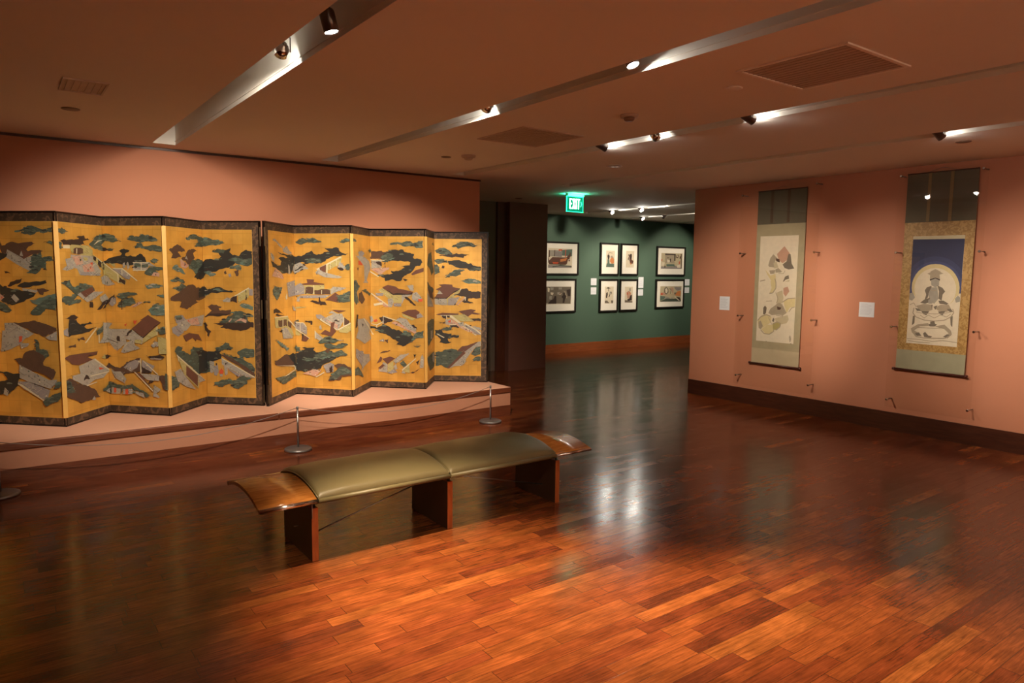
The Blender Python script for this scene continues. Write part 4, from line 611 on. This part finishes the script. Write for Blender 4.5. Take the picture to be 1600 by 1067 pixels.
# ---------------------------------------------------------------- bench
def bench():
    Y0, Y1, ZE, RISE = 3.775, 4.405, .392, .052
    X0, XA, XM, XB, X1 = 1.085, 1.415, 2.285, 3.165, 3.50
    t = thing('gallery_bench', 'long bench with two olive leather cushions, arched wooden ends and slab legs', 'bench', ((X0+X1)/2, (Y0+Y1)/2, 0))
    c = Vector(((X0+X1)/2, (Y0+Y1)/2, 0))
    def P(n, bm, m, par=t, smooth=False):
        bmesh.ops.translate(bm, vec=-c, verts=bm.verts); return obj(n, bm, m, par, smooth)
    def arch(s): return ZE + RISE*(1-(2*s-1)**2)
    def shell(xa, xb, thick, z_off, ya=Y0, yb=Y1, n=24):
        bm = bmesh.new(); R = []
        for k in range(n+1):
            s = k/n; y = ya+(yb-ya)*s; z = arch(s)+z_off
            R.append([bm.verts.new(q) for q in ((xa,y,z),(xb,y,z),(xb,y,z-thick),(xa,y,z-thick))])
        for a, b in zip(R, R[1:]):
            for q in range(4):
                f = bm.faces.new((a[q], a[(q+1)%4], b[(q+1)%4], b[q])); f.smooth = q in (0, 2)
        bm.faces.new(R[0][::-1]); bm.faces.new(R[-1])
        bmesh.ops.recalc_face_normals(bm, faces=bm.faces)
        return bm
    P('end_panel', shell(X0, XA-.004, .020, .0), M_BENCHW); P('end_panel', shell(XB+.004, X1, .020, .0), M_BENCHW)
    P('under_shell', shell(XA-.002, XB+.002, .018, -.004), M_SHELL)
    # cushions
    def cushion(xa, xb):
        bm = bmesh.new(); nx, ny = 30, 34; ed = .024; T = .034
        top = []; ya, yb = Y0-.004, Y1+.004
        def prof(d):
            if d >= ed: return .82+.18*min(1, (d-ed)/.12)**.6
            u = 1-d/ed; return .82*math.sqrt(max(0, 1-u*u))
        def samp(n, a, b):
            # denser samples near both edges
            return [a+(b-a)*(.5-.5*math.cos(PI*k/n)) for k in range(n+1)]
        X, Y = samp(nx, xa, xb), samp(ny, ya, yb)
        for y in Y:
            row = []
            s = min(1, max(0, (y-Y0)/(Y1-Y0)))
            for x in X:
                h = prof(min(x-xa, xb-x))*prof(min(y-ya, yb-y))
                crown = .006*math.sin(PI*(x-xa)/(xb-xa))
                wob = .0012*math.sin(x*23+y*9)+.0010*math.sin(x*11-y*31)
                row.append(bm.verts.new((x, y, arch(s)+.006+(T+crown+wob)*h*.96)))
            top.append(row)
        bot = [[bm.verts.new((x, y, arch(min(1, max(0, (y-Y0)/(Y1-Y0))))-.003)) for x in X] for y in Y]
        for g, fl in ((top, False), (bot, True)):
            for j in range(ny):
                for i in range(nx):
                    q = (g[j][i], g[j][i+1], g[j+1][i+1], g[j+1][i])
                    f = bm.faces.new(q[::-1] if fl else q); f.smooth = True
        for i in range(nx):
            bm.faces.new((bot[0][i], bot[0][i+1], top[0][i+1], top[0][i])); bm.faces.new((top[-1][i], top[-1][i+1], bot[-1][i+1], bot[-1][i]))
        for j in range(ny):
            bm.faces.new((top[j][0], top[j+1][0], bot[j+1][0], bot[j][0])); bm.faces.new((bot[j][-1], bot[j+1][-1], top[j+1][-1], top[j][-1]))
        for f in bm.faces: f.smooth = True
        return bm
    def piping(x):
        bm = bmesh.new(); tube(bm, [(x, Y0+(Y1-Y0)*k/20, arch(k/20)+.010) for k in range(21)], .004, 6); return bm
    for xa, xb in ((XA, XM-.004), (XM+.004, XB)):
        cu = P('seat_cushion', cushion(xa, xb), M_LEATH)
        P('piping', piping(xa), M_LEATH, cu); P('piping', piping(xb), M_LEATH, cu)
    # rails
    for y, n in ((Y0-.006, 0), (Y1+.006, 1)):
        bm = bmesh.new(); tube(bm, [(X0+.0, y, ZE-.010), (XA-.002, y, ZE-.010)], .0135, 14); P('rail', bm, M_CHROME)
        bm = bmesh.new(); tube(bm, [(XA, y, ZE-.010), (XM-.004, y, ZE-.010)], .0145, 14); tube(bm, [(XM+.004, y, ZE-.010), (XB, y, ZE-.010)], .0145, 14)
        P('rail', bm, M_LEATH)  # leather colour stands in for the cushions mirrored in the chrome rail
        bm = bmesh.new(); tube(bm, [(XB+.002, y, ZE-.010), (X1, y, ZE-.010)], .0095, 14); P('rail', bm, M_CHROME)
    # slab legs with brackets
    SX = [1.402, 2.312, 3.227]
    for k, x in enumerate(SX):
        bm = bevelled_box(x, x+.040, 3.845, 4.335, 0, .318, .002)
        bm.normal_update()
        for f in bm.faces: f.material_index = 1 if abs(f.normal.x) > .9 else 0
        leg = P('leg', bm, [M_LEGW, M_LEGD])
        for y in (3.87, 4.31):
            bm = bmesh.new(); tube(bm, [(x+.012, y, .30), (x+.012, y, ZE+.01)], .0045, 8)
            tube(bm, [(x+.012, y-.085 if y < 4 else y+.085, ZE-.012), (x+.012, y, ZE-.012)], .006, 8)
            P('bracket', bm, M_STEEL, leg)
        bm = bmesh.new(); box(bm, x-.01, x+.05, 3.80, 4.38, ZE-.022, ZE-.006); P('cross_bar', bm, M_BLACK, leg)
        for y in (3.87, 4.09, 4.31):
            bm = bmesh.new(); tube(bm, [(x+.02, y, .31), (x+.02, y, ZE-.01)], .010, 10); P('spacer', bm, M_BLACK, leg)
    bm = bmesh.new(); tube(bm, [(SX[0]+.002, 3.840, .352), (SX[0]+.002, 3.840, .262)], .0035, 8); P('hanging_pin', bm, M_STEEL)
    bm = bmesh.new(); tube(bm, [(SX[0]-.03, 4.06, .155), (SX[0]+.002, 4.06, .155)], .004, 8); P('bolt', bm, M_STEEL)
    bm = bmesh.new(); tube(bm, [(SX[0]+.02, 4.0, .10), (SX[1]+.02, 4.0, .335)], .0045, 8); P('brace_rod', bm, M_STEEL)
    bm = bmesh.new(); tube(bm, [(SX[1]+.02, 4.0, .335), (SX[2]+.02, 4.0, .10)], .0045, 8); P('brace_rod', bm, M_STEEL)
bench()

# ---------------------------------------------------------------- hanging scrolls on the right wall
XS = 7.775
def scroll(name, label, key, y0, y1, secs, pt, ribs, ribm, roller, z0, z1):
    # secs: list of (za, zb, material); pt: painting rectangle
    t = thing(name, label, 'hanging scroll', (XS, (y0+y1)/2, z0))
    c = Vector((XS, (y0+y1)/2, z0))
    def P(n, bm, m, par=t):
        bmesh.ops.translate(bm, vec=-c, verts=bm.verts); return obj(n, bm, m, par)
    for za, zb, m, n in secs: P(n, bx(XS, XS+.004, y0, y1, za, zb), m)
    bm = bmesh.new(); mats = [pm('e')]
    ya, yb, za, zb = pt
    box(bm, XS-.001, XS+.001, ya, yb, za, zb)
    paint_mesh(bm, PAINT[key], mats, lambda y, z, o: (XS-.001-o, y, z), seed=7, rough='', lw=.0062, clip=(ya, yb, za, zb))
    P('painting', bm, mats)
    for ra, rb, rz0, rz1 in ribs: P('ribbon', bx(XS-.003, XS-.0005, ra, rb, rz0, rz1), ribm)
    bm = bmesh.new(); tube(bm, [(XS-.004, y0-.002, z0), (XS-.004, y1+.002, z0)], .011, 14); r = P('roller', bm, M_ROLLER)
    for s, y in ((-1, y0), (1, y1)):
        bm = bmesh.new(); tube(bm, [(XS-.004, y, z0), (XS-.004, y+s*.012, z0), (XS-.004, y+s*.030, z0)], [.012, .015, .016], 14); P('roller_knob', bm, M_ROLLER, r)
    bm = bmesh.new(); tube(bm, [(XS, y0, z1), (XS, y1, z1)], .006, 10); P('top_stave', bm, M_ROLLER)
    bm = bmesh.new(); ym = (y0+y1)/2
    tube(bm, [(XS, y0+.18, z1), (XS+.012, ym, z1+.045), (XS, y1-.18, z1)], .002, 6); P('hanging_cord', bm, M_CORD)
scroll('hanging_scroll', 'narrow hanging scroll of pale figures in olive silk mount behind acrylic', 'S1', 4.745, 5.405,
       [(.548, .742, M_SILKLT, 'lower_mount'), (.742, 2.29, M_SILKOL, 'mount'), (2.29, 2.70, M_SILKDARK, 'upper_mount')], (4.826, 5.347, .836, 2.145),  # upper mount's darkness is partly shade put into the cloth colour
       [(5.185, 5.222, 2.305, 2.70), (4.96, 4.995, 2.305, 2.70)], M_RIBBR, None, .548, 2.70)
scroll('hanging_scroll', 'gold brocade hanging scroll with haloed seated figure under a midnight blue sky', 'S2', 2.943, 3.612,
       [(.692, .897, M_SILKGR, 'lower_mount'), (.897, 2.23, M_BROCGOLD, 'mount'), (2.23, 2.73, M_SILKDARK, 'upper_mount')], (3.029, 3.518, .970, 2.087),
       [(3.375, 3.405, 2.235, 2.73), (3.165, 3.197, 2.235, 2.73)], M_RIBGOLD, None, .685, 2.73)
def acrylic(label, y0, y1, z0, z1, clamps):
    c = Vector((7.70, (y0+y1)/2, (z0+z1)/2))
    t = thing('acrylic_sheet', label, 'acrylic sheet', c)
    bm = bevelled_box(7.697, 7.703, y0, y1, z0, z1, .0012, 1)
    bmesh.ops.translate(bm, vec=-c, verts=bm.verts); obj('sheet', bm, M_ACR, t)
    for y, z in clamps:
        bm = bmesh.new(); tube(bm, [(7.703, y, z), (XR-.0005, y, z)], .0065, 12)
        bmesh.ops.translate(bm, vec=-c, verts=bm.verts); k = obj('standoff', bm, M_STEEL, t)
        bm = bmesh.new(); tube(bm, [(7.697, y, z), (7.694, y, z), (7.680, y, z), (7.677, y, z)], [.011, .013, .013, .010], 16)
        bmesh.ops.translate(bm, vec=-c, verts=bm.verts); obj('cap', bm, M_CHROME, k)
acrylic('clear acrylic sheet on standoffs in front of the narrow figure scroll', 4.53, 5.61, .26, 2.76,
        [(5.575, 1.935), (4.566, 1.937), (5.57, 1.142), (4.556, 1.145), (5.565, .372), (4.556, .378), (5.575, 2.66), (4.575, 2.72)])
acrylic('clear acrylic sheet on standoffs in front of the blue and gold scroll', 2.835, 3.665, .27, 2.76,
        [(3.645, 1.92), (2.858, 1.922), (3.643, 1.136), (2.854, 1.140), (3.643, .352), (2.857, .360), (3.69-.05, 2.71), (2.875, 2.71)])

def wall_card(name, label, pts, axis, n=7, group=None):
    # pts: lo, hi along the wall, z0, z1
    a, b, z0, z1 = pts; bm = bmesh.new()
    th = .004
    if axis == 'X':
        box(bm, XR-th, XR, a, b, z0, z1)
    else:
        box(bm, a, b, YG-th, YG, z0, z1)
    rng = random.Random(int(a*100)); h = (z1-z0); w = b-a
    for k in range(n):
        z = z1-h*(.12+.78*k/n); e = w*rng.uniform(.12, .35)
        if k == 0: e = w*.45
        if axis == 'X': box(bm, XR-th-.0006, XR-th, a+e, b-w*.1, z-h*.012, z, 1)
        else: box(bm, a+w*.1, b-e, YG-th-.0006, YG-th, z-h*.014, z, 1)
    tag(obj(name, bm, [M_WHITE, M_TEXT]), label, 'wall label', group)
wall_card('wall_label', 'small white wall label left of the narrow figure scroll', (5.787, 5.946, 1.195, 1.375), 'X', 10)
wall_card('wall_label', 'small white wall label between the two hanging scrolls', (3.888, 4.058, 1.216, 1.380), 'X', 10)

# ---------------------------------------------------------------- framed prints on the green wall
def print_frame(label, key, x0, x1, z0, z1, im):
    c = Vector(((x0+x1)/2, YG, (z0+z1)/2))
    t = thing('framed_print', label, 'framed print', c, 0, 'framed prints on the green wall')
    def P(n, bm, m, par=t):
        bmesh.ops.translate(bm, vec=-c, verts=bm.verts); return obj(n, bm, m, par)
    w = .036; bm = bmesh.new(); ya = YG-.035
    for a in ((x0, x0+w, z0, z1), (x1-w, x1, z0, z1), (x0+w, x1-w, z0, z0+w), (x0+w, x1-w, z1-w, z1)):
        box(bm, a[0], a[1], ya, YG-.0005, a[2], a[3])
    P('frame', bm, M_FRAME)
    P('mat', bx(x0+w, x1-w, YG-.018, YG-.012, z0+w, z1-w), M_MATB)
    bm = bmesh.new(); mats = [pm('e')]; a, b, za, zb = im
    box(bm, a, b, YG-.0195, YG-.018, za, zb)
    paint_mesh(bm, PAINT[key], mats, lambda x, z, o: (x, YG-.0195-o, z), seed=3, rough='', lw=.010, z0=.0003, step=.0001, clip=im)
    P('print', bm, mats)
    P('glazing', bx(x0+w, x1-w, YG-.029, YG-.027, z0+w, z1-w), M_ACR)
print_frame('wide framed print of a red and brown ship, partly behind the column', 'PA', 8.82, 9.80, 1.597, 2.275, (8.99, 9.625, 1.745, 2.138))
print_frame('wide framed grey print of dark figures, partly behind the column', 'PB', 8.77, 9.745, .830, 1.525, (8.95, 9.615, 1.005, 1.365))
print_frame('upright framed print with black and orange figures, upper left of the four', 'PC', 10.412, 10.968, 1.595, 2.292, (10.588, 10.84, 1.772, 2.126))
print_frame('upright framed print with red-brown dancing figure, upper right of the four', 'PD', 11.018, 11.566, 1.597, 2.292, (11.19, 11.433, 1.773, 2.135))
print_frame('upright framed print with figures under an umbrella, lower left of the four', 'PE', 10.410, 10.966, .808, 1.520, (10.574, 10.83, .992, 1.357))
print_frame('upright framed print with pale pink figures and black robe, lower right of the four', 'PF', 11.014, 11.572, .810, 1.517, (11.18, 11.425, .997, 1.35))
print_frame('wide framed interior print on the right of the green wall, upper one', 'PG', 12.165, 13.142, 1.590, 2.264, (12.31, 13.045, 1.755, 2.115))
print_frame('wide framed crowded print on the right of the green wall, lower one', 'PH', 12.160, 13.140, .845, 1.514, (12.31, 13.05, .992, 1.355))
for lb, p in (('white label left of the four upright prints, upper of its pair', (10.175, 10.337, 1.388, 1.533)), ('white label left of the four upright prints, lower of its pair', (10.178, 10.336, 1.192, 1.342)),
              ('tall white label right of the four upright prints', (11.610, 11.772, 1.320, 1.564)), ('small white label right of the four upright prints, below the tall one', (11.606, 11.768, 1.150, 1.288)),
              ('white label right of the crowded print, upper of its pair', (13.178, 13.346, 1.365, 1.517)), ('white label right of the crowded print, lower of its pair', (13.170, 13.342, 1.189, 1.323))):
    wall_card('wall_label', lb, p, 'Y', 5)

# ---------------------------------------------------------------- exit sign
def exit_sign():
    X0, X1, Y, Z0, Z1 = 6.752, 7.072, 7.90, 2.548, 2.772
    c = Vector(((X0+X1)/2, Y, ZC))
    t = thing('exit_sign', 'green lit EXIT sign hanging from the ceiling', 'exit sign', c)
    def P(n, bm, m, par=t):
        bmesh.ops.translate(bm, vec=-c, verts=bm.verts); return obj(n, bm, m, par)
    P('housing', bevelled_box(X0+.0, X1+.0, Y-.03, Y+.03, Z1, ZC-.0005, .004), M_PLAST)
    pl = P('panel', bevelled_box(X0, X1, Y-.004, Y+.004, Z0, Z1, .001, 1), emit('dark_green_lit_acrylic', (.0, .16, .08), 1.8))
    bm = bmesh.new(); e = .007
    for a in ((X0, X1, Z0, Z0+e), (X0, X1, Z1-e, Z1), (X0, X0+e, Z0, Z1), (X1-e, X1, Z0, Z1)): box(bm, a[0], a[1], Y-.0055, Y+.0055, a[2], a[3])
    P('lit_edge', bm, emit('lit_green_edge', (.02, 1.0, .48), 3.5), pl)
    bm = bmesh.new(); z0, z1 = Z0+.045, Z1-.032; y0, y1 = Y-.0062, Y-.004; s = .017
    x = X0+.055; w = .042
    box(bm, x, x+s, y0, y1, z0, z1)
    for zz in (z0, (z0+z1)/2-s/2, z1-s): box(bm, x+s, x+w, y0, y1, zz, zz+s)
    def bar(xa, za, xb, zb, hw=.0095):
        v = [bm.verts.new(p) for yy in (y0, y1) for p in ((xa-hw, yy, za), (xa+hw, yy, za), (xb+hw, yy, zb), (xb-hw, yy, zb))]
        bm.faces.new(v[:4]); bm.faces.new(v[4:][::-1])
        for k in range(4): bm.faces.new((v[k], v[k+4], v[(k+1)%4+4], v[(k+1)%4]))
    x += w+.014; bar(x+.009, z0, x+.045, z1); bar(x+.045, z0, x+.009, z1)
    x += .054+.012; box(bm, x, x+s, y0, y1, z0, z1)
    x += s+.012; box(bm, x, x+.048, y0, y1, z1-s, z1); box(bm, x+.0155, x+.0325, y0, y1, z0, z1-s)
    P('lettering', bm, emit('lit_white_green_letter', (.50, 1.0, .78), 8), pl)
    bm = bmesh.new(); x += .058; zm = (z0+z1)/2
    for s_ in (1, -1):
        v = [bm.verts.new(p) for yy in (y0, y1) for p in ((x, yy, zm+s_*.040), (x+.012, yy, zm+s_*.040), (x+.030, yy, zm), (x+.018, yy, zm))]
        bm.faces.new(v[:4]); bm.faces.new(v[4:][::-1])
        for k in range(4): bm.faces.new((v[k], v[k+4], v[(k+1)%4+4], v[(k+1)%4]))
    P('arrow', bm, emit('lit_green_arrow', (.1, 1.0, .55), 2.5), pl)
    for yy in (Y-.06, Y+.06):
        d = bpy.data.lights.new('exit_sign_glow', 'AREA'); d.shape = 'RECTANGLE'; d.size = .30; d.size_y = .02; d.energy = 1.4; d.color = (.05, 1, .5)
        o = bpy.data.objects.new('exit_sign_glow', d); COL.objects.link(o); o.location = ((X0+X1)/2, yy, Z1-.005); o.rotation_euler = (PI, 0, 0)
exit_sign()

# ---------------------------------------------------------------- ceiling fittings
def grille(label, x0, x1, y0, y1, fm, im, lip=.022, slats=14):
    c = Vector(((x0+x1)/2, (y0+y1)/2, ZC))
    t = thing('ceiling_grille', label, 'ceiling grille', c)
    def P(n, bm, m):
        bmesh.ops.translate(bm, vec=-c, verts=bm.verts); return obj(n, bm, m, t)
    bm = bmesh.new(); z = ZC-.008
    for a in ((x0, x1, y0, y0+lip), (x0, x1, y1-lip, y1), (x0, x0+lip, y0+lip, y1-lip), (x1-lip, x1, y0+lip, y1-lip)): box(bm, a[0], a[1], a[2], a[3], z, ZC-.0003)
    P('frame', bm, fm)
    bm = bmesh.new(); box(bm, x0+lip, x1-lip, y0+lip, y1-lip, ZC-.002, ZC-.0003)
    n = slats
    for k in range(n):
        x = x0+lip+(x1-x0-2*lip)*(k+.5)/n; box(bm, x-.002, x+.002, y0+lip, y1-lip, ZC-.005, ZC-.002)
    P('grille', bm, im)
grille('large square ceiling grille with pale frame near the right wall', 3.378, 4.02, 1.89, 2.53, M_GRILLEF, M_GRILLE)
grille('darker square ceiling grille between the second and third slots', 3.38, 4.01, 4.48, 5.14, simple('brown_grille_frame', (.60, .48, .40), .7), M_GRILLE)
grille('small faint rectangular ceiling vent at the upper left', .387, .63, 5.06, 5.42, simple('tan_vent_frame', (.68, .58, .50), .8), simple('tan_vent_panel', (.64, .54, .46), .8), .012, 6)
for lb, x, y, r, m in (('round flush sprinkler cover near the left wall corner of the ceiling', .50, 6.04, .06, M_PLASTD), ('flat brown sprinkler cover beside the small smoke detector', 3.69, 6.17, .05, M_PLASTD),
                    ('flat round sprinkler cover left of the large ceiling grille', 3.68, 2.77, .055, M_CEIL), ('flat oval sprinkler cover above the blue and gold scroll', 6.63, 2.65, .06, M_PLASTD),
                    ('pale flush disc in the ceiling before the exit sign', 5.38, 5.53, .085, M_PLAST), ('small brown sprinkler cover above the dark column', 6.69, 8.98, .06, M_PLASTD)):
    bm = bmesh.new(); lathe(bm, [(0, -.006), (r*.9, -.006), (r, -.003), (r, 0), (0, 0)], 28)
    tag(obj('sprinkler_cover', bm, m, loc=(x, y, ZC)), lb, 'sprinkler cover')
for lb, x, y, r, dk in (('smoke detector dome on the ceiling above the right folding screen', 3.82, 5.96, .065, 0), ('smoke detector on the ceiling between the lit second and third slots', 3.73, 3.69, .06, 1)):
    t = thing('smoke_detector', lb, 'smoke detector', (x, y, ZC))
    bm = bmesh.new(); lathe(bm, [(0, -.018), (r, -.018), (r*1.08, -.010), (r*1.1, 0), (0, 0)], 28); obj('base', bm, M_PLAST, t)
    bm = bmesh.new(); lathe(bm, [(0, -.045), (r*.45, -.043), (r*.62, -.034), (r*.66, -.018), (0, -.018)], 24); obj('sensor', bm, M_PLASTD if dk else M_PLAST, t)

# ---------------------------------------------------------------- lamps in the slots
for x0, x1, y0, y1 in SLOTS:
    pass
for n, (x0, x1, y0, y1) in enumerate(SLOTS):
    names = ['first slot from the left', 'second slot from the left', 'third slot from the left', 'fourth slot near the right wall', 'first slot of the green room', 'second slot of the green room', 'farthest slot of the green room']
    xm = (x0+x1)/2
    bm = bmesh.new(); box(bm, xm-.018, xm+.018, max(y0, -1)+.05, y1-.3, ZC+SLOT_D-.022, ZC+SLOT_D-.0005)
    tag(obj('lighting_track', bm, M_BLACK), 'black lighting track hidden high inside the ' + names[n], 'lighting track')
def lamp(kind, x, y, z, tgt, watts, cone, blend, col, lens, label):
    t = thing('track_spotlight', label, 'spotlight', (x, y, z))
    d = (Vector(tgt)-Vector((x, y, z))).normalized(); q = d.to_track_quat('-Z', 'Y').to_matrix().to_4x4()
    top = ZC+SLOT_D-.022-z
    R = .036 if kind == 'can' else .038
    h = .105 if kind == 'can' else .060
    # housing in lamp frame, mouth towards -Z
    bm = bmesh.new()
    if kind == 'can':
        lathe(bm, [(0, h*.55), (R*.80, h*.55), (R*.95, h*.48), (R, h*.40), (R, -h*.45), (R*.93, -h*.45), (R*.88, -h*.38), (0, -h*.36)], 28)
    else:
        lathe(bm, [(0, h*.75), (R*.45, h*.75), (R*.55, h*.45), (R*.80, h*.40), (R*1.0, h*.15), (R*1.03, -h*.5), (R*.95, -h*.5), (R*.9, -h*.40), (0, -h*.38)], 28)
    ho = obj('housing', bm, M_GUN if kind == 'can' else M_CHROME, t); ho.matrix_local = q
    bm = bmesh.new(); rr = R*.88
    lathe(bm, [(0, -h*.42), (rr*.7, -h*.418), (rr, -h*.40), (rr, -h*.37), (0, -h*.37)], 24)
    ln = obj('lens', bm, emit('lamp_lens_%d' % lens, (1.0, .93, .82), lens), t); ln.matrix_local = q
    bm = bmesh.new()
    yz = .0 if kind == 'can' else 0
    for s in (-1, 1):
        tube(bm, [(s*(R+.006), 0, -.006), (s*(R+.006), 0, .070), (s*R*.4, 0, .085), (0, 0, .088)], .0032, 6)
    yk = obj('yoke', bm, M_GUN, t); yk.rotation_euler = (0, 0, math.atan2(d.y, d.x)+PI/2)
    bm = bmesh.new(); tube(bm, [(0, 0, .085), (0, 0, top)], .006, 8); tube(bm, [(0, 0, top-.03), (0, 0, top)], .016, 12)
    obj('stem', bm, M_GUN, t)
    p = Vector((x, y, z)) + d*(h*.45+.012)
    spot_light('spotlight_beam', p, tgt, watts, cone, blend, col)
for L in LAMPS: lamp(*L)
